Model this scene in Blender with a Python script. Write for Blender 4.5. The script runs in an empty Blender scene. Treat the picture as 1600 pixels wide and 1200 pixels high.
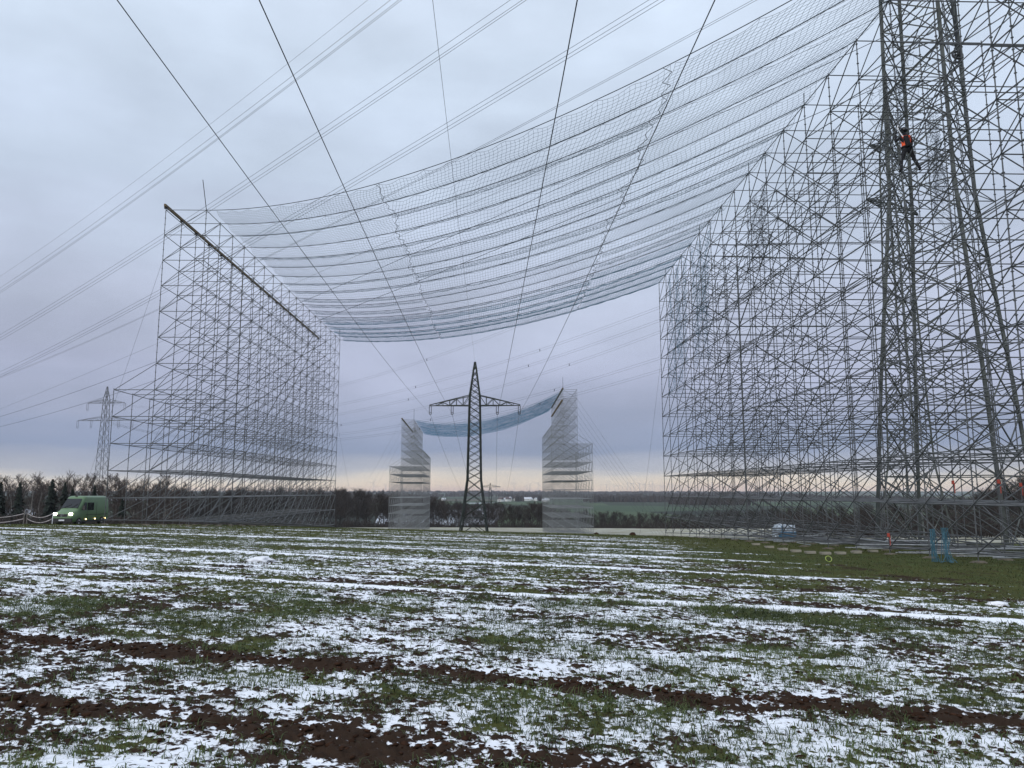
import bpy, bmesh, math, random
import numpy as np
from mathutils import Vector, Matrix, Quaternion

random.seed(7); RNG = np.random.default_rng(7)
scene = bpy.context.scene
C = scene.collection
R = math.radians

# ------------------------------------------------------------------ camera
F = 1210.0; PITCH = R(7.9)                      # focal length in photo pixels, upward tilt
cam = bpy.data.cameras.new('camera'); cam.sensor_width = 36; cam.lens = F/1600*36
cam.clip_start = 0.1; cam.clip_end = 40000
co = bpy.data.objects.new('camera', cam); C.objects.link(co)
co.location = (0, 0, 0); co.rotation_euler = (R(90)+PITCH, 0, 0)
scene.camera = co
scene.render.resolution_x = 1024; scene.render.resolution_y = 768

# ------------------------------------------------------------------ sky and sun
SUN_EL, SUN_AZ = R(38), R(215)                  # azimuth clockwise from +Y
w = bpy.data.worlds.new('World'); scene.world = w; w.use_nodes = True
nt = w.node_tree; nt.nodes.clear(); N = nt.nodes.new; LK = nt.links.new
out = N('ShaderNodeOutputWorld'); mixs = N('ShaderNodeMixShader')
b1 = N('ShaderNodeBackground'); b2 = N('ShaderNodeBackground')
sky = N('ShaderNodeTexSky'); sky.sky_type = 'NISHITA'; sky.sun_disc = False
sky.sun_elevation = SUN_EL; sky.sun_rotation = SUN_AZ
b1.inputs[1].default_value = 0.08; LK(sky.outputs[0], b1.inputs[0])
tc = N('ShaderNodeTexCoord'); sep = N('ShaderNodeSeparateXYZ'); LK(tc.outputs['Generated'], sep.inputs[0])
mp = N('ShaderNodeMapping'); mp.inputs['Scale'].default_value = (2.2, 2.2, 17); LK(tc.outputs['Generated'], mp.inputs[0])
n1 = N('ShaderNodeTexNoise'); n1.inputs['Scale'].default_value = 1.3; n1.inputs['Detail'].default_value = 6; n1.inputs['Roughness'].default_value = 0.55
LK(mp.outputs[0], n1.inputs[0])
mp2 = N('ShaderNodeMapping'); mp2.inputs['Scale'].default_value = (1.6, 1.6, 3.2); LK(tc.outputs['Generated'], mp2.inputs[0])
n2 = N('ShaderNodeTexNoise'); n2.inputs['Scale'].default_value = 2.6; n2.inputs['Detail'].default_value = 5; n2.inputs['Roughness'].default_value = 0.5
LK(mp2.outputs[0], n2.inputs[0])
def wmath(op, a, b):
    m = N('ShaderNodeMath'); m.operation = op
    for i, x in enumerate((a, b)):
        if isinstance(x, (int, float)): m.inputs[i].default_value = x
        else: LK(x, m.inputs[i])
    return m.outputs[0]
# cloud layers shift up and down a little: streaky stratus
shift = wmath('MULTIPLY', wmath('SUBTRACT', n1.outputs[0], 0.5), wmath('ADD', wmath('MULTIPLY', sep.outputs[2], 0.42), 0.032))
el = wmath('ADD', wmath('ABSOLUTE', sep.outputs[2], 0), shift)
ramp = N('ShaderNodeValToRGB'); LK(el, ramp.inputs[0])
def srgb(r, g, b):
    f = lambda c: (c/255/12.92 if c/255 <= 0.04045 else ((c/255+0.055)/1.055)**2.4)
    return (f(r), f(g), f(b), 1)
stops = [(0.0, (226, 194, 176)), (0.010, (255, 230, 196)), (0.018, (246, 230, 206)), (0.026, (186, 186, 194)), (0.052, (130, 143, 174)),
         (0.10, (154, 161, 186)), (0.145, (172, 178, 202)), (0.22, (184, 192, 213)), (0.36, (192, 205, 224)), (0.50, (204, 218, 236)), (1.0, (214, 225, 242))]
er = ramp.color_ramp.elements
while len(er) < len(stops): er.new(0.5)
for e_, (p_, c_) in zip(er, stops): e_.position = p_; e_.color = srgb(*c_)
br = wmath('ADD', wmath('MULTIPLY', wmath('SUBTRACT', n2.outputs[0], 0.5), 0.70), 1.0)
vm = N('ShaderNodeVectorMath'); vm.operation = 'SCALE'; LK(ramp.outputs[0], vm.inputs[0]); LK(br, vm.inputs['Scale'])
LK(vm.outputs[0], b2.inputs[0]); b2.inputs[1].default_value = 1.0
mixs.inputs[0].default_value = 0.93
LK(b1.outputs[0], mixs.inputs[1]); LK(b2.outputs[0], mixs.inputs[2]); LK(mixs.outputs[0], out.inputs[0])

sl = bpy.data.lights.new('sun', 'SUN'); sl.energy = 1.3; sl.angle = R(25); sl.color = (1.0, 0.96, 0.92)
so = bpy.data.objects.new('sun', sl); C.objects.link(so)
sd = Vector((math.sin(SUN_AZ)*math.cos(SUN_EL), math.cos(SUN_AZ)*math.cos(SUN_EL), math.sin(SUN_EL)))
so.rotation_euler = sd.to_track_quat('Z', 'Y').to_euler()
scene.view_settings.view_transform = 'Standard'; scene.view_settings.look = 'None'
scene.view_settings.exposure = 0.22; scene.view_settings.gamma = 1.0; scene.view_settings.use_curve_mapping = False

# ------------------------------------------------------------------ helpers
def ray(u, v):
    cx = (u-800)/F; cy = (600-v)/F
    return np.array([cx, math.cos(PITCH)-cy*math.sin(PITCH), math.sin(PITCH)+cy*math.cos(PITCH)])
def at(u, v, Y):
    r = ray(u, v); return Vector(r*(Y/r[1]))

def mat(name, col, rough=0.7, metal=0.0, noise=0.0, scale=4.0, emit=None, spec=None, bump=0.0):
    m = bpy.data.materials.new(name); m.use_nodes = True
    t = m.node_tree; b = t.nodes['Principled BSDF']
    b.inputs['Base Color'].default_value = (*col, 1); b.inputs['Roughness'].default_value = rough; b.inputs['Metallic'].default_value = metal
    if spec is not None: b.inputs['Specular IOR Level'].default_value = spec
    if noise or bump:
        c = t.nodes.new('ShaderNodeTexCoord'); n = t.nodes.new('ShaderNodeTexNoise'); n.inputs['Scale'].default_value = scale; n.inputs['Detail'].default_value = 5
        t.links.new(c.outputs['Object'], n.inputs[0])
        if noise:
            mr = t.nodes.new('ShaderNodeMapRange'); mr.inputs[1].default_value = 0.3; mr.inputs[2].default_value = 0.7
            mr.inputs[3].default_value = 1-noise; mr.inputs[4].default_value = 1+noise; t.links.new(n.outputs[0], mr.inputs[0])
            v = t.nodes.new('ShaderNodeVectorMath'); v.operation = 'SCALE'; v.inputs[0].default_value = col; t.links.new(mr.outputs[0], v.inputs['Scale'])
            t.links.new(v.outputs[0], b.inputs['Base Color'])
        if bump:
            bp = t.nodes.new('ShaderNodeBump'); bp.inputs['Strength'].default_value = bump; t.links.new(n.outputs[0], bp.inputs['Height']); t.links.new(bp.outputs[0], b.inputs['Normal'])
    if emit: b.inputs['Emission Color'].default_value = (*emit[0], 1); b.inputs['Emission Strength'].default_value = emit[1]
    return m
M = dict(
    steel=mat('galvanized_steel', (0.105, 0.111, 0.115), 0.5, 0.1, 0.5, 2),
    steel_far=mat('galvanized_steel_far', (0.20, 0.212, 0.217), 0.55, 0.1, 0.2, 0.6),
    lattice_grey=mat('grey_lattice_steel', (0.13, 0.135, 0.14), 0.6, 0.2, 0.2, 1.2),
    lattice=mat('painted_lattice_steel', (0.035, 0.042, 0.036), 0.6, 0.2, 0.3, 1.5),
    lattice_old=mat('weathered_lattice_steel', (0.08, 0.088, 0.08), 0.65, 0.1, 0.45, 1.2),
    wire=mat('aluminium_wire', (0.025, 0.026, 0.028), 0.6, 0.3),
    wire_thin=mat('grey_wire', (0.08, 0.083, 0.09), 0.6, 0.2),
    insul=mat('insulator_glaze', (0.05, 0.04, 0.035), 0.3),
    plank=mat('pale_plank', (0.28, 0.26, 0.21), 0.85, 0, 0.2, 6),
    wood=mat('timber', (0.17, 0.148, 0.115), 0.85, 0, 0.35, 6, bump=0.3),
    wood_dark=mat('dark_timber', (0.14, 0.10, 0.05), 0.8, 0, 0.3, 5),
    net=mat('net_twine', (0.045, 0.095, 0.125), 0.8),
    net_cyan=mat('cyan_net_twine', (0.010, 0.15, 0.28), 0.8),
    net_blue=mat('blue_net_twine', (0.022, 0.15, 0.24), 0.8),
    rope=mat('net_rope', (0.025, 0.03, 0.035), 0.85),
    rope_blue=mat('blue_rope', (0.06, 0.15, 0.20), 0.85, 0, 0.4, 8),
    bark=mat('bark', (0.05, 0.042, 0.036), 0.9, 0, 0.3, 2),
    twig=mat('twigs', (0.055, 0.040, 0.034), 0.9, 0, 0.25, 1),
    birch=mat('pale_bark', (0.17, 0.155, 0.14), 0.9, 0, 0.3, 2),
    needles=mat('needles', (0.010, 0.017, 0.011), 0.9, 0, 0.35, 2),
    bush=mat('bush_twigs', (0.045, 0.035, 0.03), 0.9, 0, 0.3, 1),
    grass=mat('wheat_blades', (0.058, 0.080, 0.027), 0.65, 0, 0.5, 0.9, spec=0.2),
    grass_far=mat('short_grass', (0.072, 0.085, 0.026), 0.8, 0, 0.4, 0.4, spec=0.1),
    soil=mat('soil', (0.036, 0.019, 0.012), 0.95, 0, 0.5, 9, bump=0.5, spec=0.05),
    snowlump=mat('snow_lump', (0.84, 0.86, 0.9), 0.6, 0, 0.05, 3),
    van=mat('green_paint', (0.115, 0.195, 0.095), 0.35, 0, 0.08, 1.5),
    glass=mat('dark_glass', (0.012, 0.015, 0.017), 0.08),
    rubber=mat('rubber', (0.02, 0.02, 0.02), 0.8), black=mat('black_plastic', (0.025, 0.025, 0.027), 0.5),
    chrome=mat('bright_metal', (0.6, 0.6, 0.62), 0.25, 0.9), white=mat('white_plastic', (0.75, 0.77, 0.8), 0.5, 0, 0.1, 5),
    lamp=mat('lit_headlamp', (1, 0.95, 0.85), 0.3, emit=((1.0, 0.90, 0.72), 40)), amber=mat('lit_marker', (1, 0.6, 0.2), 0.3, emit=((1.0, 0.72, 0.35), 8)),
    red=mat('red_strap', (0.45, 0.07, 0.045), 0.7), orange=mat('orange_vest', (0.95, 0.10, 0.015), 0.6), cloth=mat('dark_cloth', (0.012, 0.013, 0.016), 0.9, 0, 0.3, 8),
    helmet=mat('dark_helmet', (0.02, 0.02, 0.022), 0.4), skin=mat('skin', (0.42, 0.24, 0.17), 0.6), lime=mat('lime_hose', (0.42, 0.52, 0.12), 0.5),
    bale=mat('white_film', (0.36, 0.41, 0.46), 0.35, 0, 0.85, 7, bump=0.8), bale_blue=mat('blue_film', (0.05, 0.16, 0.28), 0.4),
    housewall=mat('house_plaster', (0.78, 0.77, 0.74), 0.9), roof=mat('house_roof', (0.10, 0.075, 0.07), 0.9), roofsnow=mat('snowy_roof', (0.6, 0.62, 0.66), 0.9),
    turbine=mat('turbine_white', (0.55, 0.55, 0.56), 0.6), tape=mat('barrier_tape', (0.36, 0.33, 0.33), 0.7, 0, 0.6, 3))

def mesh_np(name, V, Fq, material=None, smooth=False):
    me = bpy.data.meshes.new(name); V = np.asarray(V, np.float32); Fq = np.asarray(Fq, np.int32)
    n, k = Fq.shape
    me.vertices.add(len(V)); me.vertices.foreach_set('co', V.ravel())
    me.loops.add(n*k); me.loops.foreach_set('vertex_index', Fq.ravel())
    me.polygons.add(n); me.polygons.foreach_set('loop_start', np.arange(0, n*k, k, dtype=np.int32))
    me.update(calc_edges=True); me.validate()
    if smooth: me.polygons.foreach_set('use_smooth', np.ones(n, bool))
    if material: me.materials.append(material)
    return me
def seg_np(P, Q, r, n=3, r2=None):
    P = np.asarray(P, float); Q = np.asarray(Q, float); D = Q-P; L = np.linalg.norm(D, axis=1, keepdims=True); L[L == 0] = 1; D = D/L
    ref = np.where(np.abs(D[:, 2:3]) > 0.9, np.array([[1.0, 0, 0]]), np.array([[0, 0, 1.0]]))
    A = np.cross(D, ref); A /= np.linalg.norm(A, axis=1, keepdims=True); B = np.cross(D, A)
    r = np.broadcast_to(np.asarray(r, float), (len(P),))[:, None]; r2 = r if r2 is None else np.broadcast_to(np.asarray(r2, float), (len(P),))[:, None]
    vs = []
    for E_, rr in ((P, r), (Q, r2)):
        for k in range(n):
            a = 2*math.pi*k/n; vs.append(E_+rr*(math.cos(a)*A+math.sin(a)*B))
    V = np.stack(vs, 1).reshape(-1, 3); base = np.arange(len(P))[:, None]*2*n
    Fs = [np.concatenate([base+k, base+(k+1) % n, base+n+(k+1) % n, base+n+k], 1) for k in range(n)]
    return V, np.concatenate(Fs, 0)
def seg_mesh(name, P, Q, r, material, n=3, r2=None):
    V, Fq = seg_np(P, Q, r, n, r2); return mesh_np(name, V, Fq, material)
def poly_tube(name, pts, r, material, n=4):
    pts = np.asarray(pts, float); return seg_mesh(name, pts[:-1], pts[1:], r, material, n)

class MB:
    def __init__(s): s.v = []; s.f = []
    def box(s, c, size, rot=None):
        b = len(s.v); h = [x/2 for x in size]
        for x in (-1, 1):
            for y in (-1, 1):
                for z in (-1, 1):
                    p = Vector((x*h[0], y*h[1], z*h[2])); p = rot @ p if rot else p; s.v.append(tuple(Vector(c)+p))
        s.f += [tuple(b+i for i in q) for q in ((0, 1, 3, 2), (4, 6, 7, 5), (0, 4, 5, 1), (2, 3, 7, 6), (0, 2, 6, 4), (1, 5, 7, 3))]; return s
    def bar(s, p, q, wd, ht=None):
        p, q = Vector(p), Vector(q); d = q-p; return s.box((p+q)/2, (wd, ht or wd, d.length), d.to_track_quat('Z', 'Y'))
    def tube(s, p, q, r, n=6, r2=None, cap=True):
        p, q = Vector(p), Vector(q); d = (q-p); rot = d.to_track_quat('Z', 'Y'); b = len(s.v); r2 = r if r2 is None else r2
        for e, rr in ((p, r), (q, r2)):
            for k in range(n):
                a = 2*math.pi*k/n; s.v.append(tuple(e+rot @ Vector((rr*math.cos(a), rr*math.sin(a), 0))))
        for k in range(n): s.f.append((b+k, b+(k+1) % n, b+n+(k+1) % n, b+n+k))
        if cap: s.f.append(tuple(b+k for k in reversed(range(n)))); s.f.append(tuple(b+n+k for k in range(n)))
        return s
    def torus(s, c, Rr, r, rot=None, n=14, m=5):
        b = len(s.v)
        for i in range(n):
            for j in range(m):
                a = 2*math.pi*i/n; e = 2*math.pi*j/m; p = Vector(((Rr+r*math.cos(e))*math.cos(a), (Rr+r*math.cos(e))*math.sin(a), r*math.sin(e)))
                p = rot @ p if rot else p; s.v.append(tuple(Vector(c)+p))
        for i in range(n):
            for j in range(m): s.f.append((b+i*m+j, b+(i+1) % n*m+j, b+(i+1) % n*m+(j+1) % m, b+i*m+(j+1) % m))
        return s
    def poly(s, pts):
        b = len(s.v); s.v += [tuple(p) for p in pts]; s.f.append(tuple(range(b, b+len(pts)))); return s
    def mesh(s, name, m, smooth=False):
        me = bpy.data.meshes.new(name); me.from_pydata(s.v, [], s.f); me.materials.append(m)
        if smooth: me.polygons.foreach_set('use_smooth', [True]*len(me.polygons))
        return me
def link(name, me, parent=None, loc=None, rot=None):
    o = bpy.data.objects.new(name, me); C.objects.link(o)
    if parent: o.parent = parent
    if loc is not None: o.location = loc
    if rot is not None: o.rotation_mode = 'QUATERNION'; o.rotation_quaternion = rot
    return o
def tag(o, label=None, cat=None, group=None, kind=None):
    if label: o['label'] = label
    if cat: o['category'] = cat
    if group: o['group'] = group
    if kind: o['kind'] = kind
    return o
def thing(name, label, cat, loc=(0, 0, 0), rotz=0, group=None):
    o = bpy.data.objects.new(name, None); C.objects.link(o); o.location = loc; o.rotation_euler = (0, 0, rotz); o.empty_display_size = 0.2
    return tag(o, label, cat, group)
def copy_tree(o, loc, rotz=0, sc=None, label=None):
    c = o.copy(); C.objects.link(c); c.location = loc; c.rotation_euler = (0, 0, rotz)
    if sc is not None: c.scale = (sc, sc, sc) if isinstance(sc, (int, float)) else sc
    if label: c['label'] = label
    for ch in list(o.children):
        d = ch.copy(); C.objects.link(d); d.parent = c
    return c

# ------------------------------------------------------------------ noise
def hsh(i, j, s):
    i = i.astype(np.int64); j = j.astype(np.int64)
    n = (i*374761393+j*668265263+s*1442695041) & 0xffffffff
    n = ((n ^ (n >> 13))*1274126177) & 0xffffffff
    n = ((n ^ (n >> 16))*2246822519) & 0xffffffff
    return ((n ^ (n >> 15)) & 0xffffff)/float(0xffffff)
def vn(x, y, s=0):
    xi = np.floor(x); yi = np.floor(y); fx = x-xi; fy = y-yi; fx = fx*fx*fx*(fx*(fx*6-15)+10); fy = fy*fy*fy*(fy*(fy*6-15)+10)
    a = hsh(xi, yi, s); b = hsh(xi+1, yi, s); c = hsh(xi, yi+1, s); d = hsh(xi+1, yi+1, s)
    return (a*(1-fx)+b*fx)*(1-fy)+(c*(1-fx)+d*fx)*fy
def fbm(x, y, o=4, s=0, g=0.5):
    t = np.zeros_like(x, dtype=float); a = 1.0; n = 0
    for k in range(o):
        t += a*vn(x*2**k+17.3*k, y*2**k+9.1*k, s+k); n += a; a *= g
    return t/n
def clods(x, y, s=0):
    xi = np.floor(x); yi = np.floor(y); best = np.zeros_like(x, dtype=float)
    for dx in (-1, 0, 1):
        for dy in (-1, 0, 1):
            cx = xi+dx; cy = yi+dy; px = cx+hsh(cx, cy, s); py = cy+hsh(cx, cy, s+1); rr = 0.25+0.55*hsh(cx, cy, s+2)**1.5
            d2 = ((x-px)**2+(y-py)**2)/rr**2
            best = np.maximum(best, rr*np.sqrt(np.clip(1-d2, 0, 1)))
    return best

# ------------------------------------------------------------------ ground
PY = [-400, 0, 25, 57, 77, 105, 124, 150, 175, 210, 260, 320, 350, 450, 700, 1000, 1500, 2200, 3200, 5000, 7600, 9400]
PZ = [1.5, -1.6, -2.02, -3.08, -3.95, -5.5, -6.75, -8.0, -9.1, -10.5, -12.5, -14.6, -17, -24, -24, -21, -22, -20, -17, -11, 2, -20]
def ground(x, y):
    x = np.asarray(x, float); y = np.asarray(y, float)
    z = np.interp(y, PY, PZ)
    z = z-0.025*np.clip(x, -28, 60)*np.interp(y, [0, 150, 300], [1, 1, 0.2])
    far = np.clip((y-700)/1500, 0, 1)
    return z+far*(14*(fbm(x/1400+3, y/1400, 3, 91)-0.5)+5*(fbm(x/420, y/420, 2, 95)-0.5))
def gz(x, y): return float(ground(np.array([x]), np.array([y]))[0])
def on_ground(u, v, y0=5, y1=90):
    r = ray(u, v); a, b = y0, y1
    for k in range(400):
        y = a+(b-a)*k/399
        if r[2]/r[1]*y <= gz(r[0]/r[1]*y, y): return Vector((r[0]/r[1]*y, y, gz(r[0]/r[1]*y, y)))
    return Vector((r[0]/r[1]*b, b, gz(r[0]/r[1]*b, b)))

RD = np.array([0.968, -0.25])                   # direction of the drilled rows
def field_layers(x, y):
    a = x*RD[0]+y*RD[1]; q = y*RD[0]-x*RD[1]    # along and across the rows
    fade = np.clip(1.25-np.hypot(x, y)/110, 0, 1)
    wob = 0.22*(fbm(a*0.35, q*0.1, 2, 40)-0.5)+0.10*(fbm(a*1.3, q*0.4, 2, 41)-0.5)
    tr = np.exp(-(((q+wob-7.15)/0.24)**2))+0.55*np.exp(-(((q+wob-5.05)/0.24)**2))
    for q0 in (14.8, 22.6): tr = tr+0.30*np.exp(-(((q+wob*2-q0)/0.24)**2))
    tr = np.clip(tr, 0, 1); tr = tr*(0.55+0.6*fbm(a*1.1, q*1.5, 2, 44))
    soil = 0.018*clods(a*6, q*8, 3)+0.032*clods(a*12, q*14, 8)+0.024*clods(a*23, q*27, 13)+0.050*(fbm(a*3.0, q*4.6, 5, 5, 0.72)-0.5)+0.02*(fbm(x*0.55, y*0.55, 3, 1)-0.5)
    soil = soil+tr*(0.030*clods(a*5.6, q*7.5, 21)+0.032*clods(a*12, q*14, 25)+0.020*(fbm(a*9, q*12, 3, 27, 0.7)-0.3))
    # snow lies in the hollows, more of it in long streaks along the rows
    st = fbm(a*0.16, q*1.15, 4, 60, 0.6); st2 = fbm(a*1.8, q*2.9, 3, 70)
    d = np.hypot(x, y)
    strip = np.clip((x-0.16*y-1.0)/9, 0, 1)*np.clip((y-13)/9, 0, 1)                   # bare green strip beside the scaffold
    line = np.zeros_like(x)
    for q0, wd, am, a0 in ((13.9, 0.11, 0.050, 1.5), (15.9, 0.08, 0.022, 3.1), (20.8, 0.20, 0.050, 0.5), (26.6, 0.20, 0.042, 2), (17.0, 0.10, 0.025, 4), (33.0, 0.28, 0.052, 6), (41.0, 0.3, 0.05, 8), (12.2, 0.12, 0.015, 9), (48.0, 0.35, 0.05, 5), (56.0, 0.35, 0.045, 3)):
        line = line+am*np.exp(-(((q+wob*1.6-q0)/wd)**2))*(0.2+1.2*vn(a*0.12+a0, q*0, 77))
    amp = np.interp(d, [5, 12, 25, 50], [0.014, 0.022, 0.045, 0.085])
    snow = amp*(st-0.5)+0.040*(st2-0.5)+line*(1-0.75*strip)-0.062*strip-0.010*tr+0.012*(fbm(a*6, q*9, 3, 80)-0.5)
    snow = snow+np.interp(d, COVER_D, COVER_H)
    return soil*fade, snow*fade, np.clip(tr, 0, 1)
# how much of the field the snow covers, by distance: solved from the soil relief itself
COVER_D = [0, 6, 9, 13, 20, 30, 42, 55, 75, 110]; COVER_H = [0.0]*10
_frac = [0.47, 0.47, 0.47, 0.44, 0.40, 0.34, 0.27, 0.16, 0.05, 0.02]; _new = []
for _d, _f in zip(COVER_D, _frac):
    _t = np.linspace(-0.6, 0.35, 4000); _r = max(_d, 4)*(1+0.12*np.sin(np.arange(4000)*1.7)); _s, _n, _ = field_layers(_r*np.sin(_t), _r*np.cos(_t))
    _fd = np.clip(1.25-_r/110, 0.12, 1); _new.append(float(np.quantile((_s-_n)/_fd, _f)))
COVER_H = _new

def build_ground():
    thf = np.linspace(-R(56), R(56), 720); ths = np.linspace(R(56), 2*math.pi-R(56), 60)[1:-1]
    th = np.concatenate([thf, ths]); nt_ = len(th)
    rr = np.concatenate([[0.6, 1.2, 1.9, 2.6, 3.2], np.geomspace(3.7, 92, 560), np.geomspace(94, 9400, 140)])
    Rg, Tg = np.meshgrid(rr, th, indexing='ij'); x = Rg*np.sin(Tg); y = Rg*np.cos(Tg)
    z = ground(x, y); soil, snow, tr = field_layers(x, y)
    h = np.maximum(soil, snow)
    near = (Rg < 115)
    z = z+np.where(near, h, 0)-np.where(near, 0.02, 0)
    mask = np.clip(0.5+(snow-soil)*21, 0, 1)
    mask = np.where(near, mask, 0.0)
    # low vegetation: where there is neither track nor much snow
    veg = fbm(x*1.1, y*1.1, 3, 33); green = np.clip(0.24+np.clip((Rg-5)/30, 0, 1)*0.95+(veg-0.5)*1.8-tr*1.2, 0, 1)
    V = np.stack([x, y, z], -1).reshape(-1, 3); V = np.concatenate([V, [[0, 0, gz(0, 0)-0.01]]])
    nr = len(rr); i = np.arange(nr-1)[:, None]*nt_; j = np.arange(nt_)[None, :]; j2 = (j+1) % nt_
    Fq = np.stack([i+j, i+nt_+j, i+nt_+j2, i+j2], -1).reshape(-1, 4)[:, ::-1]
    cfan = len(V)-1; jj = np.arange(0, nt_)
    tri = np.stack([np.full(nt_, cfan), (jj+1) % nt_, jj, jj], 1)
    me = mesh_np('ground', V, Fq, None, True)
    for nm, arr in (('snow', mask), ('green', green)):
        at_ = me.attributes.new(nm, 'FLOAT', 'POINT'); at_.data.foreach_set('value', np.append(arr.ravel(), 0).astype(np.float32))
    m = bpy.data.materials.new('winter_field'); m.use_nodes = True; t = m.node_tree; b = t.nodes['Principled BSDF']
    n = t.nodes.new; lk = t.links.new
    def math_(op, a, b_=0.0, c_=None, clamp=False):
        k = n('ShaderNodeMath'); k.operation = op; k.use_clamp = clamp
        for i_, s_ in enumerate((a, b_, c_)):
            if s_ is None: continue
            if isinstance(s_, (int, float)): k.inputs[i_].default_value = s_
            else: lk(s_, k.inputs[i_])
        return k.outputs[0]
    def noise(sc, det=4, vec=None, rough=0.55):
        k = n('ShaderNodeTexNoise'); k.inputs['Scale'].default_value = sc; k.inputs['Detail'].default_value = det; k.inputs['Roughness'].default_value = rough
        lk(vec or tcn.outputs['Object'], k.inputs[0]); return k
    def mixc(f_, a, b_):
        k = n('ShaderNodeMix'); k.data_type = 'RGBA'
        if isinstance(f_, float): k.inputs[0].default_value = f_
        else: lk(f_, k.inputs[0])
        for i_, s_ in ((6, a), (7, b_)):
            if isinstance(s_, tuple): k.inputs[i_].default_value = (*s_, 1)
            else: lk(s_, k.inputs[i_])
        return k.outputs[2]
    tcn = n('ShaderNodeTexCoord')
    asn = n('ShaderNodeAttribute'); asn.attribute_name = 'snow'; agr = n('ShaderNodeAttribute'); agr.attribute_name = 'green'
    nf = noise(30, 4); nm_ = noise(6, 4); nb = noise(0.9, 4)
    mpr = n('ShaderNodeMapping'); mpr.inputs['Rotation'].default_value = (0, 0, math.atan2(0.25, 0.968)); mpr.inputs['Scale'].default_value = (0.75, 1.25, 1.0); lk(tcn.outputs['Object'], mpr.inputs[0]); ng = noise(13, 5, mpr.outputs[0], 0.65)
    soilc = mixc(nm_.outputs[0], (0.018, 0.011, 0.0075), (0.050, 0.032, 0.022))
    grc = mixc(nf.outputs[0], (0.028, 0.035, 0.011), (0.080, 0.094, 0.030))
    grc = mixc(math_('MULTIPLY', nb.outputs[0], 0.6), grc, (0.085, 0.076, 0.028))
    gf = math_('MULTIPLY', math_('ADD', agr.outputs['Fac'], math_('MULTIPLY', math_('SUBTRACT', nf.outputs[0], 0.5), 1.2)), 1.0, clamp=True)
    gs = n('ShaderNodeMapRange'); gs.interpolation_type = 'SMOOTHSTEP'; gs.inputs[1].default_value = 0.35; gs.inputs[2].default_value = 0.65; lk(gf, gs.inputs[0])
    base = mixc(gs.outputs[0], soilc, grc)
    sf = math_('ADD', asn.outputs['Fac'], math_('ADD', math_('MULTIPLY', math_('SUBTRACT', nf.outputs[0], 0.5), 0.9), math_('MULTIPLY', math_('SUBTRACT', ng.outputs[0], 0.5), 1.9)))
    ss = n('ShaderNodeMapRange'); ss.interpolation_type = 'SMOOTHSTEP'; ss.inputs[1].default_value = 0.38; ss.inputs[2].default_value = 0.66; lk(sf, ss.inputs[0])
    near_c = mixc(ss.outputs[0], base, (0.83, 0.86, 0.91))
    # distant land: patchwork of fields, stubble, woods and thin snow
    vor = n('ShaderNodeTexVoronoi'); vor.inputs['Scale'].default_value = 1.0
    mpv = n('ShaderNodeMapping'); mpv.inputs['Scale'].default_value = (0.0052, 0.0030, 0.0); lk(tcn.outputs['Object'], mpv.inputs[0]); lk(mpv.outputs[0], vor.inputs[0])
    fr = n('ShaderNodeValToRGB'); fr.color_ramp.interpolation = 'CONSTANT'
    cols = [(0.0, (0.045, 0.058, 0.042)), (0.25, (0.075, 0.105, 0.062)), (0.42, (0.030, 0.034, 0.030)), (0.52, (0.105, 0.098, 0.075)), (0.66, (0.060, 0.088, 0.055)), (0.84, (0.45, 0.48, 0.52)), (0.91, (0.03, 0.036, 0.03))]
    ee = fr.color_ramp.elements
    while len(ee) < len(cols): ee.new(0.5)
    for e_, (p_, c_) in zip(ee, cols): e_.position = p_; e_.color = (*c_, 1)
    sx = n('ShaderNodeSeparateXYZ'); lk(vor.outputs['Color'], sx.inputs[0]); lk(sx.outputs[0], fr.inputs[0])
    sp = n('ShaderNodeSeparateXYZ'); lk(tcn.outputs['Object'], sp.inputs[0])
    # meadow and stubble strip with old snow behind the crest
    nstr = n('ShaderNodeTexNoise'); mps = n('ShaderNodeMapping'); mps.inputs['Scale'].default_value = (0.16, 0.5, 0.1); lk(tcn.outputs['Object'], mps.inputs[0]); lk(mps.outputs[0], nstr.inputs[0]); nstr.inputs['Scale'].default_value = 1.0; nstr.inputs['Detail'].default_value = 6
    sr = n('ShaderNodeMapRange'); sr.inputs[1].default_value = 0.40; sr.inputs[2].default_value = 0.60; lk(nstr.outputs[0], sr.inputs[0])
    stub = mixc(sr.outputs[0], (0.20, 0.185, 0.105), (0.46, 0.46, 0.42))
    f1 = n('ShaderNodeMapRange'); f1.inputs[1].default_value = 128; f1.inputs[2].default_value = 150; lk(sp.outputs[1], f1.inputs[0])
    f2 = n('ShaderNodeMapRange'); f2.inputs[1].default_value = 330; f2.inputs[2].default_value = 345; lk(sp.outputs[1], f2.inputs[0])
    col = mixc(f1.outputs[0], near_c, stub); col = mixc(f2.outputs[0], col, fr.outputs[0])
    lk(col, b.inputs['Base Color']); b.inputs['Roughness'].default_value = 0.95; b.inputs['Specular IOR Level'].default_value = 0.06
    bp = n('ShaderNodeBump'); bp.inputs['Strength'].default_value = 0.5; bp.inputs['Distance'].default_value = 0.02; lk(nf.outputs[0], bp.inputs['Height']); lk(bp.outputs[0], b.inputs['Normal'])
    me.materials.append(m)
    g = link('ground', me); tag(g, kind='structure')
    # thin centre patch under the camera
    return g
build_ground()

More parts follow.
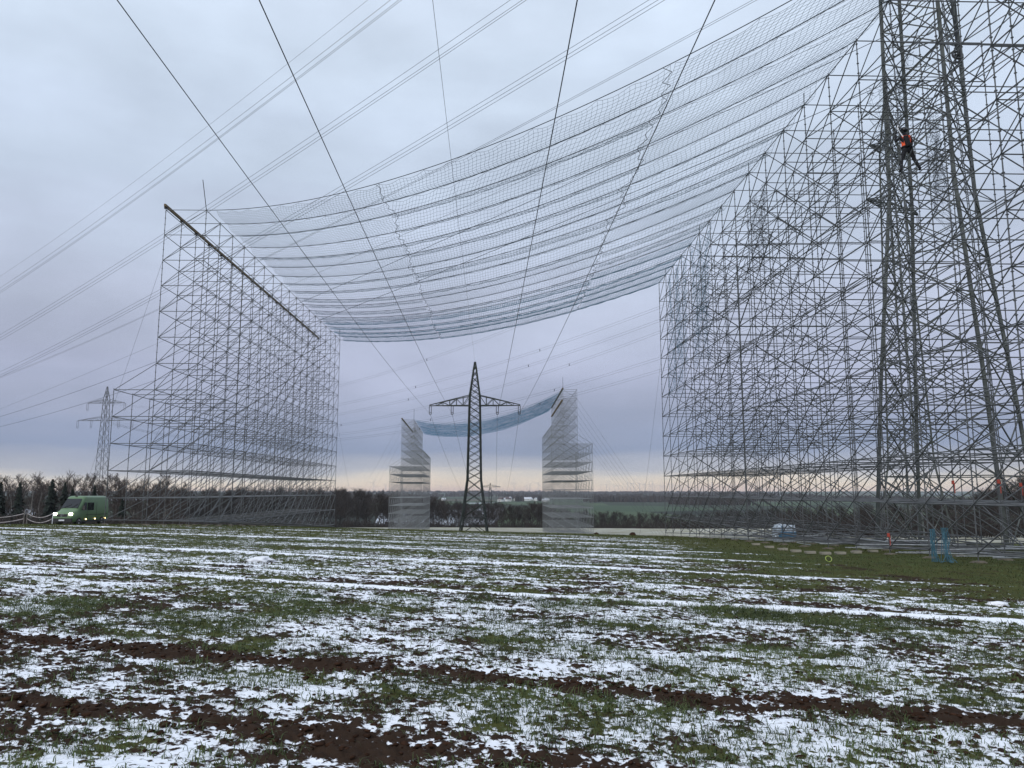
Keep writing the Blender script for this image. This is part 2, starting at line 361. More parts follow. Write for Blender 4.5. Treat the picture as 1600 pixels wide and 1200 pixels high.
def scatter(n, d0, d1, half, bias=1.0):
    u = RNG.random(n); d = np.sqrt(d0**2+(d1**2-d0**2)*u**bias); th = (RNG.random(n)*2-1)*half
    return d*np.sin(th), d*np.cos(th)
def build_grass():
    def blades(name, n, d0, d1, half, hmin, hmax, wd, material, label, two=True, thr=0.0, bias=1.0):
        x, y = scatter(n, d0, d1, half, bias)
        a = x*RD[0]+y*RD[1]; q = y*RD[0]-x*RD[1]
        q2 = np.round(q/0.14)*0.14+RNG.normal(0, 0.02, n)                 # drilled rows
        x = a*RD[0]-q2*RD[1]; y = a*RD[1]+q2*RD[0]
        dens = 0.55*fbm(x*1.1, y*1.1, 2, 33)+0.70*fbm(x*4.2, y*5.5, 3, 34); soil, snow, tr = field_layers(x, y)
        keep = (dens-tr*0.55-0.27*np.clip((snow-soil)*20, 0, 1) > thr+RNG.random(n)*0.35)
        x, y, soil, snow = x[keep], y[keep], soil[keep], snow[keep]; n = len(x)
        z = ground(x, y)+np.maximum(soil, snow)-0.03
        h = (hmin+(hmax-hmin)*RNG.random(n)**1.5)*(0.7+0.6*vn(x*1.3, y*1.3, 12)); az = RNG.random(n)*2*math.pi; lean = h*(0.5+1.1*RNG.random(n))
        dx, dy = np.cos(az), np.sin(az); sxn, syn = -dy, dx; wv = wd*(0.7+0.6*RNG.random(n))
        P0 = np.stack([x, y, z], 1); S = np.stack([sxn*wv, syn*wv, 0*x], 1)
        Mid = P0+np.stack([dx*lean*0.35, dy*lean*0.35, h*0.62], 1); Tip = P0+np.stack([dx*lean, dy*lean, h*(0.95-0.30*(lean/h-0.25))], 1)
        if two:
            V = np.stack([P0-S, P0+S, Mid+S*0.8, Mid-S*0.8, Tip+S*0.12, Tip-S*0.12], 1).reshape(-1, 3); b = np.arange(n)[:, None]*6
            Fq = np.concatenate([b+np.array([[0, 1, 2, 3]]), b+np.array([[3, 2, 4, 5]])], 0)
        else:
            V = np.stack([P0-S, P0+S, Tip+S*0.25, Tip-S*0.25], 1).reshape(-1, 3); b = np.arange(n)[:, None]*4; Fq = b+np.array([[0, 1, 2, 3]])
        o = link(name, mesh_np(name, V, Fq, material)); tag(o, label, 'grass', kind='stuff')
    blades('wheat_seedlings', 230000, 3.4, 14, R(46), 0.03, 0.085, 0.0032, M['grass'], 'green winter wheat blades poking through snow in the foreground', True, 0.40)
    blades('wheat_seedlings', 240000, 13, 38, R(44), 0.035, 0.085, 0.0075, M['grass'], 'sparse green wheat blades in the middle of the field', False, 0.38)
    blades('short_grass', 170000, 36, 112, R(44), 0.06, 0.12, 0.02, M['grass_far'], 'short green grass on the far rise of the field', False, 0.10, 0.8)
build_grass()
def build_clods():
    bm = bmesh.new(); bmesh.ops.create_icosphere(bm, subdivisions=1, radius=1); bm.verts.ensure_lookup_table()
    v0 = np.array([v.co[:] for v in bm.verts]); f0 = np.array([[v.index for v in f.verts] for f in bm.faces]); bm.free()
    n = 9000; x, y = scatter(n, 3.6, 22, R(46), 1.25)
    k = n//2; a = RNG.uniform(-9, 9, k); q = np.where(RNG.random(k) < 0.6, 7.15, 5.05)+RNG.normal(0, 0.25, k)
    x[:k] = a*RD[0]-q*RD[1]; y[:k] = a*RD[1]+q*RD[0]
    soil, snow, tr = field_layers(x, y); z = ground(x, y)+np.maximum(soil, snow)-0.02
    s = 0.007+0.026*RNG.random(n)**3; Vs = []; Fs = []
    for i in range(n):
        an = RNG.random()*6.28; c, sn = math.cos(an), math.sin(an); v = v0*(0.5+0.85*RNG.random((len(v0), 1)))*np.array([1.5, 1.0, 0.55])*s[i]
        v = np.stack([v[:, 0]*c-v[:, 1]*sn, v[:, 0]*sn+v[:, 1]*c, v[:, 2]], 1)+np.array([x[i], y[i], z[i]+s[i]*0.2]); Vs.append(v); Fs.append(f0+i*len(v0))
    o = link('soil_clods', mesh_np('soil_clods', np.concatenate(Vs), np.concatenate(Fs), M['soil'])); tag(o, 'dark brown crumbs of soil scattered over the ploughed field', 'soil', kind='stuff')
build_clods()

# ------------------------------------------------------------------ scaffolds
TUBE = 0.027; LIFT = 2.0; Z0 = -0.48
MESHC = {}
def tube_mesh(kind, L, r=TUBE, n=6, m=None):
    key = (kind, round(L, 2), r)
    if key not in MESHC:
        MESHC[key] = MB().tube((0, 0, 0), (0, 0, L), r, n).mesh(kind, m or M['steel'])
    return MESHC[key]
def post_mesh(nh, r=TUBE):
    key = ('standard', nh, r)
    if key not in MESHC:
        b = MB(); b.tube((0, 0, 0), (0, 0, nh*0.5), r, 6)
        for k in range(nh): b.tube((0, 0, k*0.5+0.2), (0, 0, k*0.5+0.225), r*2.3, 6)
        MESHC[key] = b.mesh('standard', M['steel'])
    return MESHC[key]
JACK = MB().tube((0, 0, 0), (0, 0, 1), 0.02, 6).mesh('base_jack', M['steel'])
BOARD = MB().box((0, 0, 0.025), (0.55, 0.20, 0.045)).box((0.02, 0.02, 0.065), (0.38, 0.22, 0.03)).mesh('sole_board', M['wood'])

def scaffold(name, label, P0, dirv, outv, nb, bay, rows, z0, long_rows, sgn, single, cap=300, r=TUBE, zig=None):
    """P0 inner near corner in plan; rows = [(offset, lowest frame, highest level)]"""
    P0 = Vector((*P0, 0)); d = Vector((*dirv, 0)).normalized(); o_ = Vector((*outv, 0)).normalized()
    root = thing(name, label, 'scaffold', (P0.x, P0.y, gz(P0.x, P0.y))); RL = root.location
    led, dia, posts = [], [], []
    node = lambda ri, f, k: P0+d*(bay*f)+o_*rows[ri][0]+Vector((0, 0, z0+LIFT*k))
    foot = {}
    for ri, (w_, kt) in enumerate(rows):
        for f in range(nb+1):
            p = P0+d*(bay*f)+o_*w_; g = gz(p.x, p.y); foot[ri, f] = g
            top = z0+LIFT*kt+0.12; nh = int((top-g-0.12)/0.5); posts.append((Vector((p.x, p.y, top-nh*0.5)), nh, g))
    ok = lambda ri, f, k: z0+LIFT*k > foot[ri, f]+0.25 and k <= rows[ri][1]
    bp = lambda ri, f: Vector((node(ri, f, 0).x, node(ri, f, 0).y, foot[ri, f]+0.34))
    for ri, (w_, kt) in enumerate(rows):
        for f in range(nb):
            led.append((bp(ri, f), bp(ri, f+1)))
            for k in range(-8, kt+1):
                if ok(ri, f, k) and ok(ri, f+1, k): led.append((node(ri, f, k), node(ri, f+1, k)))
                if ri in long_rows and (long_rows[ri] == 0 or (f+k*long_rows[ri]) % 2 == 0):
                    a, b_ = (f, f+1) if sgn > 0 else (f+1, f)
                    if long_rows[ri] and (k % 2): a, b_ = b_, a
                    if ok(ri, a, k) and ok(ri, b_, k+1): dia.append((node(ri, a, k), node(ri, b_, k+1)))
                    elif ok(ri, b_, k+1) and not ok(ri, a, k) and k+1 <= 0: dia.append((bp(ri, a), node(ri, b_, k+1)))
    order = sorted(range(len(rows)), key=lambda i: rows[i][0])
    for i0, i1 in zip(order[:-1], order[1:]):
        for f in range(nb+1):
            led.append((bp(i0, f), bp(i1, f)))
            for k in range(-8, 14):
                if ok(i0, f, k) and ok(i1, f, k): led.append((node(i0, f, k), node(i1, f, k)))
                lo, hi = (i1, i0) if abs(rows[i1][0]) > abs(rows[i0][0]) else (i0, i1)
                if zig and k >= 0 and (f+order.index(i0)+(k//2)*(f % 3 == 0)) % 2: lo, hi = hi, lo
                if not single and f % 3: continue
                if ok(lo, f, k) and ok(hi, f, k+1): dia.append((node(lo, f, k), node(hi, f, k+1)))
                elif ok(hi, f, k+1) and not ok(lo, f, k) and z0+LIFT*k < foot[lo, f]+0.3: dia.append((bp(lo, f), node(hi, f, k+1)))
    Zv = Vector((0, 0, 1))
    if single:
        for kind, lst in (('ledger', led), ('brace', dia)):
            off = 0.035 if kind == 'brace' else 0.0
            lst.sort(key=lambda s: ((s[0]+s[1])/2).length)
            for p, q in lst[:cap]:
                dd = q-p; sh = o_*(-off); link(kind, tube_mesh(kind, dd.length, r if kind == 'ledger' else r*0.92), root, p+sh-RL, Zv.rotation_difference(dd))
            if len(lst) > cap:
                P = np.array([s[0]+o_*(-off)-RL for s in lst[cap:]]); Q = np.array([s[1]+o_*(-off)-RL for s in lst[cap:]])
                tag(link(kind+'s', seg_mesh(kind+'s', P, Q, r, M['steel'], 5), root), kind='stuff')
        for p, nh, g in posts:
            link('standard', post_mesh(nh, r), root, p-RL)
            jk = link('base_jack', JACK, root, Vector((p.x, p.y, g))-RL); jk.scale = (1, 1, max(p.z-g, 0.05)+0.1)
            bd = link('sole_board', BOARD, root, Vector((p.x, p.y, g-0.01))-RL); bd.rotation_euler = (0, 0, random.uniform(-0.3, 0.3))
    else:
        for kind, lst in (('ledgers', led), ('braces', dia)):
            P = np.array([s[0]-RL for s in lst]); Q = np.array([s[1]-RL for s in lst])
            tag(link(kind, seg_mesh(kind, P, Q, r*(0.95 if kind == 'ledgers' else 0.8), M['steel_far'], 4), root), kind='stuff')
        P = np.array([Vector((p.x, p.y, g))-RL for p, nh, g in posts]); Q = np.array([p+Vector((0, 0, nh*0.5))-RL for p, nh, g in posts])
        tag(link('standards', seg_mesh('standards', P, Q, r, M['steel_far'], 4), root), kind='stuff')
    return root, node
def beam(root, name, p, q, wd, ht, m):
    RL = root.location; return link(name, MB().bar(Vector(p)-RL, Vector(q)-RL, wd, ht).mesh(name, m), root)

DL = Vector((-0.0204, 0.9998, 0)); OL = Vector((-0.9998, -0.0204, 0))
LN, LB = 17, 3.04
left_root, lnode = scaffold('scaffold_tower', 'tall narrow steel scaffold wall with timber beam on top, beside the green van', (-23.6, 57.4), (-0.0204, 1), (-1, -0.0204), LN, LB,
    [(0, 11), (3.1, 11), (6.1, 4)], Z0, {0: 0, 1: 0}, 1, True)
RL_ = left_root.location
for i in range(4):                                                     # timber beam pieces lapped end to end
    a = lnode(1, i*4+i*0.25, 11)+Vector((0, 0, 0.30)); b = lnode(1, (i+1)*4+(i+1)*0.25, 11)+Vector((0, 0, 0.30))
    beam(left_root, 'timber_beam', a-DL*0.25, b, 0.14, 0.21, M['wood_dark'])
for f in range(0, 18, 1):
    p = lnode(1, f, 11)+Vector((0, 0, 0.16))-RL_; link('beam_clamp', MB().box(p, (0.26, 0.12, 0.14)).mesh('beam_clamp', M['black']), left_root)
p = lnode(0, 0, 11); link('lightning_rod', MB().tube(p-RL_, at(317, 281, 57.2)-RL_, 0.028, 6).mesh('lightning_rod', M['wire']), left_root)
p = lnode(0, 17, 11); link('lightning_rod', MB().tube(p-RL_, p+Vector((-0.1, 0, 1.5))-RL_, 0.028, 6).mesh('lightning_rod', M['wire']), left_root)

RN, RB = 19, 3.12
# the right scaffold starts outside the frame on the right and runs away from the viewer
right_root, rnode0 = scaffold('scaffold_tower', 'wide steel scaffold wall on the right, in front of the huge lattice pylon', (15.3+0.0298*59.28, 78.4-59.28), (-0.0298, 1), (1, 0.0298), RN, RB,
    [(0, 11), (3.07, 11), (6.14, 11), (9.2, 4)], Z0, {0: 0, 2: 1}, -1, True, zig=True)
rnode = lambda ri, j, k: rnode0(ri, RN-j, k)                             # j counts from the far end
RR_ = right_root.location
for ri, f in ((0, 15), (0, 12), (0, 9), (0, 5), (0, 1)):
    p = rnode(ri, f, 11); link('lightning_rod', MB().tube(p-RR_, p+Vector((0.02, 0, 0.7))-RR_, 0.025, 5).mesh('lightning_rod', M['wire']), right_root)
for j in (14, 15, 16):                                                   # red straps
    for ri, zz in ((0, -1.9), (1, 0.4), (2, 0.3)):
        p = rnode(ri, j, 0); 
        if ri == 0 and j != 14: continue
        p = Vector((p.x-0.03, p.y-0.03, zz)); o = link('strap', MB().box(p-RR_, (0.085, 0.085, 0.16)).box(p-RR_+Vector((0.045, -0.03, -0.25)), (0.025, 0.025, 0.45)).mesh('strap', M['red']), right_root); o['label'] = 'red lashing strap round a post'

far_l, fl = scaffold('scaffold_tower', 'smaller distant scaffold wall left of the central pylon', (-25.4, 200), (-0.065, 1), (-1, -0.065), 15, 3.07,
    [(0, 9), (3.1, 9), (6.0, 3), (-2.6, 5)], 0.4, {2: 1}, 1, False, r=0.04)
far_r, frn = scaffold('scaffold_tower', 'smaller distant scaffold wall right of the central pylon', (11.3, 170.5), (-0.012, 1), (1, 0.012), 13, 3.07,
    [(0, 11), (3.1, 11), (6.4, 5), (-2.6, 7)], 0.4, {2: 1}, -1, False, r=0.04)
for root, nd, kt, n_, ri in ((far_l, fl, 9, 15, 1), (far_r, frn, 11, 13, 0)):
    beam(root, 'timber_beam', nd(ri, 0, kt)+Vector((0, 0, 0.3)), nd(ri, n_, kt)+Vector((0, 0, 0.3)), 0.3, 0.3, M['wood_dark'])
    beam(root, 'lightning_rod', nd(0, 0, kt), nd(0, 0, kt)+Vector((0, 0, 2.8)), 0.06, 0.06, M['wire'])
beam(far_r, 'timber_beam', frn(0, 0, 10)+Vector((-0.2, 0, -0.4)), frn(0, 12, 10)+Vector((-0.2, 0, -0.4)), 0.3, 0.3, M['wood_dark'])

# ------------------------------------------------------------------ protective nets
def rope_pts(A, B, sag, s):
    s = np.asarray(s)[..., None]; P = np.array(A)*(1-s)+np.array(B)*s; P[..., 2] -= (4*sag*s*(1-s))[..., 0]; return P
net = thing('protective_net', 'wide net of twine strips slung between the two near scaffolds over the field', 'net', (-4, 70, 19))
NLc = np.array(net.location)
NR = 18; ropeA = [np.array(lnode(0, i, 11)) for i in range(NR)]
ropeB = []
for i in range(NR):
    yy = 25.32+(78.4-25.32)*i/(NR-1); ropeB.append(np.array([15.3+0.0298*(78.4-yy), yy, Z0+22.0]))
SAG = [3.05-0.9*i/(NR-1)+(0 if i in (0, NR-1) else 0.13*math.sin(i*2.3)+0.08*math.sin(i*5.1+1)) for i in range(NR)]
sl_ = np.linspace(0, 1, 60)
for i in range(NR):
    link('rope', poly_tube('rope', rope_pts(ropeA[i], ropeB[i], SAG[i], sl_)-NLc, 0.024, M['rope'], 4), net)
rg = np.random.default_rng(5)
seams = []
for i in range(NR):
    seams.append((0.384+0.008*i/NR+rg.normal(0, 0.006), 0.767+0.036*i/NR+0.006*rg.normal()))
CELL = 0.30
for i in range(NR-1):
    Ls = np.linalg.norm(ropeB[i]-ropeA[i]); Wd = 2.9
    bounds = [0.022, (seams[i][0]+seams[i+1][0])/2, (seams[i][1]+seams[i+1][1])/2, 0.998]
    nblue = i > 11
    for k in range(3):
        s0, s1 = bounds[k]+0.002, bounds[k+1]-0.002
        nc = int((s1-s0)*Ls/CELL); nw = 10
        S, Wg = np.meshgrid(np.linspace(0, 1, nc+1), np.linspace(0, 1, nw+1), indexing='ij')
        skew = rg.normal(0, 0.006); edge = 0.0012*np.sin(Wg*9+rg.random()*6)
        sp = s0+(s1-s0)*S+skew*(Wg-0.5)+edge*np.exp(-((S-0.5)**2)*0)
        lo, hi = 0.015, 0.985
        slack = (i > 0 and rg.random() < 0.35)
        if slack: lo += rg.uniform(0.0, 0.04)
        ww = lo+(hi-lo)*Wg
        P = rope_pts(ropeA[i], ropeB[i], SAG[i], sp)*(1-ww[..., None])+rope_pts(ropeA[i+1], ropeB[i+1], SAG[i+1], sp)*ww[..., None]
        bil = rg.uniform(0.10, 0.42) if not slack else rg.uniform(0.45, 0.7); ns = fbm(S*rg.uniform(5, 9)+i*7, Wg*2+k*3, 2, 200+i)
        # the net edge hangs from the rope every couple of metres: scallops
        m_ = max(2, int((s1-s0)*Ls/1.9)); sc = np.abs(np.sin(S*m_*math.pi))**0.8
        P[..., 2] -= bil*4*Wg*(1-Wg)*(0.85+0.3*ns)+0.13*sc*(np.exp(-Wg*7)+np.exp(-(1-Wg)*7))+0.03
        sc_y = 0.16*sc*(np.exp(-Wg*7)-np.exp(-(1-Wg)*7)); P[..., 1] += sc_y
        P += rg.normal(0, 0.006, P.shape)
        P = P-NLc
        Pa = np.concatenate([P[:-1].reshape(-1, 3), P[:, :-1].reshape(-1, 3)]); Pb = np.concatenate([P[1:].reshape(-1, 3), P[:, 1:].reshape(-1, 3)])
        rad = np.full(len(Pa), 0.0072 if not nblue else 0.0118)
        o = link('net_panel', seg_mesh('net_panel', Pa, Pb, rad, M['net_blue'] if nblue else M['net'], 3), net)
        for e in (0, -1):                                              # lacing cord along the seam
            pass
        ed = np.concatenate([P[0, :, :], P[-1, ::-1, :]])
        link('edge_cord', seg_mesh('edge_cord', np.concatenate([P[0, :-1], P[-1, :-1], P[:-1, 0], P[:-1, -1]]), np.concatenate([P[0, 1:], P[-1, 1:], P[1:, 0], P[1:, -1]]), 0.008, M['rope'], 3), o)
# zigzag lacing over the seams
for c in range(2):
    pts = []
    for i in range(NR-1):
        for q in range(5):
            wv = q/5; s = seams[i][c]*(1-wv)+seams[i+1][c]*wv+(0.004 if q % 2 else -0.004)*rg.uniform(0.3, 1.3)
            pt = rope_pts(ropeA[i], ropeB[i], SAG[i], np.array([s]))[0]*(1-wv)+rope_pts(ropeA[i+1], ropeB[i+1], SAG[i+1], np.array([s]))[0]*wv
            pts.append(pt+np.array([0, 0, -0.5*wv*(1-wv)-0.05+0.03*rg.normal()]))
    link('lacing', poly_tube('lacing', np.array(pts)-NLc, 0.017, M['rope'], 4), net)

net2 = thing('protective_net', 'bunched blue net slung between the two distant scaffolds behind the central pylon', 'net', (-8, 205, 17)); N2 = np.array(net2.location)
n2n = 14
for i in range(n2n):
    fA = 15*i/(n2n-1); fB = 13*i/(n2n-1)
    A = np.array(fl(0, fA, 9)); B = np.array(frn(0, fB, 11)); sg = 3.4+0.25*math.sin(i*2.1)
    link('rope', poly_tube('rope', rope_pts(A, B, sg, np.linspace(0, 1, 30))-N2, 0.03, M['net_blue'], 3), net2)
    if i < n2n-1:
        A2 = np.array(fl(0, 15*(i+1)/(n2n-1), 9)); B2 = np.array(frn(0, 13*(i+1)/(n2n-1), 11))
        S, Wg = np.meshgrid(np.linspace(0.02, 0.98, 110), np.linspace(0, 1, 8), indexing='ij')
        P = rope_pts(A, B, sg, S)*(1-Wg[..., None])+rope_pts(A2, B2, sg, S)*Wg[..., None]; P[..., 2] -= 1.6*Wg*(1-Wg)*(0.6+fbm(S*9+i, Wg, 2, i)); P = P-N2
        Pa = np.concatenate([P[:-1].reshape(-1, 3), P[:, :-1].reshape(-1, 3)]); Pb = np.concatenate([P[1:].reshape(-1, 3), P[:, 1:].reshape(-1, 3)])
        link('net_panel', seg_mesh('net_panel', Pa, Pb, 0.0115, M['net_cyan'], 3), net2)

def hanging_net(label, tops, drop, blue, cell=0.25, rr=0.008, gather=0.5, seed=0):
    g = np.random.default_rng(seed); A, B = np.array(tops[0]), np.array(tops[1]); L = np.linalg.norm(B-A); nu = max(4, int(L/cell)); nv = int(drop/cell)
    U, Vv = np.meshgrid(np.linspace(0, 1, nu+1), np.linspace(0, 1, nv+1), indexing='ij')
    Ug = 0.5+(U-0.5)*(1-gather*Vv**0.7)
    P = A*(1-Ug[..., None])+B*Ug[..., None]
    P[..., 0] += 0.45*np.sin(U*15+seed+Vv*2)*(0.3+Vv)+0.25*g.normal(size=P.shape[:2])*0.4
    P[..., 1] += 0.35*np.sin(U*23+Vv*3+seed)
    P[..., 2] -= drop*Vv*(0.80+0.20*np.sin(U*3.1+seed*0.7))+0.06*g.normal(size=P.shape[:2])
    loc = (A+B)/2; P = P-loc
    Pa = np.concatenate([P[:-1].reshape(-1, 3), P[:, :-1].reshape(-1, 3)]); Pb = np.concatenate([P[1:].reshape(-1, 3), P[:, 1:].reshape(-1, 3)])
    o = link('hanging_net', seg_mesh('hanging_net', Pa, Pb, rr, M['net_blue'] if blue else M['rope'], 3), None, loc); tag(o, label, 'net', 'loose nets hanging on the right scaffold')
hanging_net('loose blue net hanging from the far end of the right scaffold', (rnode(0, 0.4, 11)+Vector((0.5, 0, 0)), rnode(0, 3, 11)+Vector((0.5, 0, 0))), 12.5, True, 0.30, 0.0075, 0.45, 1)
hanging_net('second loose blue net, gathered to a narrow tail, on the right scaffold', (rnode(0, 3.2, 11)+Vector((0.6, 0, 0)), rnode(0, 5.5, 11)+Vector((0.6, 0, 0))), 11.0, True, 0.30, 0.007, 0.7, 2)
hanging_net('dark crumpled net hanging inside the right scaffold near its middle', (rnode(1, 7, 11)+Vector((-1.2, 0, 0)), rnode(1, 8.6, 11)+Vector((-1.2, 0, 0))), 7.0, False, 0.3, 0.008, 0.6, 3)
hanging_net('dark tangled net hanging left of the worker in orange', (rnode(0, 13.6, 10)+Vector((1.0, 0, 0)), rnode(0, 14.8, 10)+Vector((1.4, 0, 0))), 5.5, False, 0.25, 0.006, 0.5, 4)
hanging_net('grey torn net hanging near the upper right corner behind the pylon legs', (rnode(2, 12.0, 11)+Vector((1.0, 0, 1)), rnode(2, 9.5, 11)+Vector((6.0, 0, 1))), 8.0, False, 0.35, 0.007, 0.4, 5)

# ------------------------------------------------------------------ lattice pylons
def lattice(name, label, c, rot, prof, panels, leg_w, br_w, m, group=None, cap=None):
    """prof = [(z, half width)] above the base; panels = heights of the bracing nodes"""
    root = thing(name, label, 'pylon', c, rot, group)
    hw = lambda z: float(np.interp(z, [a for a, b in prof], [b for a, b in prof]))
    crn = lambda z, k: Vector(((-1, 1, 1, -1)[k]*hw(z), (-1, -1, 1, 1)[k]*hw(z), z))
    for k in range(4):
        b = MB(); zs = [a for a, _ in prof]
        for z0, z1 in zip(zs[:-1], zs[1:]): b.bar(crn(z0, k), crn(z1, k), leg_w)
        link('leg', b.mesh('leg', m), root)
    for i, (z0, z1) in enumerate(zip(panels[:-1], panels[1:])):
        for k in range(4):
            k2 = (k+1) % 4; a, b, c_, d = crn(z0, k), crn(z0, k2), crn(z1, k), crn(z1, k2)
            nrm = Vector(((0, 1, 0, -1)[k], (-1, 0, 1, 0)[k], 0))*leg_w*0.35
            link('brace', MB().bar(a+nrm, d+nrm, br_w).mesh('brace', m), root); link('brace', MB().bar(b+nrm*1.6, c_+nrm*1.6, br_w).mesh('brace', m), root)
            if i % 2 == 0 and hw(z0) > 1.2: link('strut', MB().bar(c_, d, br_w*0.9).mesh('strut', m), root)
    return root, hw
def arm(root, side, z, half_body, length, height, nseg, wd, m, lev_top=True):
    """tapering cross arm along local x"""
    b = MB(); x0 = half_body*0.9*side; x1 = side*length; hy = half_body*0.9; tip = Vector((x1, 0, z))
    lo = [Vector((x0, s*hy, z)) for s in (-1, 1)]; up = [Vector((x0, s*hy, z+height)) for s in (-1, 1)]
    for p in lo: b.bar(p, tip, wd)
    for p in up: b.bar(p, tip+Vector((0, 0, 0.12)), wd)
    for s in range(2):
        for k in range(nseg):
            t0, t1 = k/nseg, (k+1)/nseg; L = lo[s].lerp(tip, t0); U = up[s].lerp(tip, t0); L1 = lo[s].lerp(tip, t1); U1 = up[s].lerp(tip, t1)
            if k % 2 == 0: b.bar(U, L1, wd*0.7)
            else: b.bar(L, U1, wd*0.7)
            if k: b.bar(L, U, wd*0.6)
    for k in range(nseg):
        b.bar(lo[0].lerp(tip, k/nseg), lo[1].lerp(tip, (k+1)/nseg), wd*0.6)
        if k: b.bar(lo[0].lerp(tip, k/nseg), lo[1].lerp(tip, k/nseg), wd*0.6)
    link('cross_arm', b.mesh('cross_arm', m), root)
def insulator(root, p, L=1.3, spread=0.16):
    b = MB()
    for s in (-1, 1):
        x = p.x+s*spread
        for k in range(9): b.tube((x, p.y, p.z-0.12-k*L/9.5), (x, p.y, p.z-0.12-(k+0.75)*L/9.5), 0.075, 6, 0.05)
    b.torus((p.x, p.y, p.z-L*0.98), spread+0.03, 0.04, Matrix.Rotation(R(90), 3, 'X'), 10, 4); b.bar((p.x-spread-0.05, p.y, p.z-0.06), (p.x+spread+0.05, p.y, p.z-0.06), 0.07)
    o = link('insulator', b.mesh('insulator', M['insul']), root)

PYC = at(740.5, 833, 124.5); PYC.z = gz(PYC.x, PYC.y)-0.1
hz = lambda Z: Z-PYC.z
pz = [0, hz(1.9), hz(13.6), hz(15.4), hz(20.9)]
prof = list(zip(pz, (2.15, 1.08, 0.86, 0.80, 0.06)))
pan = [0, 2.6, 4.9, 6.8, pz[1]]+list(np.linspace(pz[1], pz[2], 11))[1:]+list(np.linspace(pz[2], pz[4]-0.6, 8))[1:]
pyl, hwf = lattice('lattice_pylon', 'dark green single-arm lattice pylon standing in the centre of the view', PYC, R(-1.5), prof, pan, 0.17, 0.085, M['lattice'])
for s in (-1, 1):
    arm(pyl, s, hz(13.75), 0.86, 7.35, 1.65, 6, 0.12, M['lattice'])
    for xx in (7.2, 3.65): insulator(pyl, Vector((s*xx, 0, hz(13.75))))
# conductors: from the pylon arms up and over the viewer, and away into the valley
def wire(name, label, pts, r, m, group, n=4, kind='wire'):
    P = np.asarray(pts, float); o = link(name, poly_tube(name, P-P[0], r, m, n), None, Vector(P[0])); tag(o, label, kind, group); return o
def parab(A, B, sag, n=40):
    return rope_pts(A, B, sag, np.linspace(0, 1, n))
ENDS = [(183, 0, 'leftmost'), (405, 0, 'second from left'), (902, 0, 'second from right'), (1117, 0, 'rightmost')]
for xx, (u, v, wd_) in zip((-7.2, -3.65, 3.65, 7.2), ENDS):
    A = np.array(PYC)+np.array([xx*0.9997, -xx*math.tan(R(1.5)), hz(13.75)-1.35])
    r_ = ray(u, v); Yt = 17.4; Mx = r_*(Yt/r_[1])
    # catenary from the pylon through the point above the viewer, on to the next support behind
    t = np.linspace(0, 1.75, 90)[:, None]; P = A*(1-t)+Mx*t; P[:, 2] += (-1.5*4*t*(1-t))[:, 0]*0.35
    wire('conductor', wd_+' of the four dark conductors from the central pylon overhead', P, 0.0165, M['wire'], 'conductors of the central pylon toward the viewer')
A = np.array(PYC)+np.array([0, 0, hz(20.8)]); r_ = ray(676, 0); Mx = r_*(22.5/r_[1]); t = np.linspace(0, 1.7, 80)[:, None]; P = A*(1-t)+Mx*t; P[:, 2] += (-0.5*t*(1-t))[:, 0]
wire('earth_wire', 'thin grey earth wire from the tip of the central pylon overhead', P, 0.008, M['wire_thin'], None)
NXT = at(766, 761, 560); NXT.z = gz(NXT.x, NXT.y)
nx, _ = lattice('lattice_pylon', 'tiny distant lattice pylon in the valley right of the central pylon', NXT, 0, [(0, 2.2), (10, 1.0), (24, 0.8), (30, 0.1)], [0, 5, 10, 15, 20, 24, 27], 0.25, 0.14, M['lattice'])
for s in (-1, 1): arm(nx, s, at(766, 761, 560).z-NXT.z, 0.85, 7.3, 1.5, 4, 0.2, M['lattice'])
for xx, u2, wd_ in zip((-7.2, -3.65, 3.65, 7.2), (0, 0, 0, 0), ('leftmost', 'second from left', 'second from right', 'rightmost')):
    A = np.array(PYC)+np.array([xx, 0, hz(13.75)-1.35]); B = np.array([NXT.x+xx, NXT.y, at(766, 761, 560).z-1.2])
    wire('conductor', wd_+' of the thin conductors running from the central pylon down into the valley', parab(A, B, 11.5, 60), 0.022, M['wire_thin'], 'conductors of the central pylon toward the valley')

# huge pylon behind the right scaffold
BPC = Vector((32.6, 57.5, 0)); BPC.z = gz(32.6, 57.5)-0.2; hb = -BPC.z
bprof = [(0, 4.2), (12, 3.45), (27, 2.3), (hb+39, 2.05), (hb+66, 1.3)]
bpan = [0, 5.2, 9.8, 14, 18, 21.8, 25.4, 28.8, 32, 35, 37.8, 40.5, 43.2, 46, 50, 54, 58, 62, 66]
big, bhw = lattice('lattice_pylon', 'huge dark lattice pylon rising out of the frame behind the right scaffold', BPC, R(43), bprof, bpan, 0.21, 0.08, M['lattice_old'])
for z0_, z1_ in zip(bpan[:12], bpan[1:13]):                               # secondary bracing
    for k in range(4):
        a = Vector(((-1, 1, 1, -1)[k]*bhw(z0_), (-1, -1, 1, 1)[k]*bhw(z0_), z0_)); b = Vector(((-1, 1, 1, -1)[(k+1) % 4]*bhw(z0_), (-1, -1, 1, 1)[(k+1) % 4]*bhw(z0_), z0_))
        zm = (z0_+z1_)/2; c_ = Vector(((-1, 1, 1, -1)[k]*bhw(zm), (-1, -1, 1, 1)[k]*bhw(zm), zm)); d = Vector(((-1, 1, 1, -1)[(k+1) % 4]*bhw(zm), (-1, -1, 1, 1)[(k+1) % 4]*bhw(zm), zm))
        mid = (c_+d)/2
        link('strut', MB().bar(c_, a.lerp(b, 0.5)*0.5+mid*0.5, 0.05).mesh('strut', M['lattice_old']), big); link('strut', MB().bar(d, a.lerp(b, 0.5)*0.5+mid*0.5, 0.05).mesh('strut', M['lattice_old']), big)
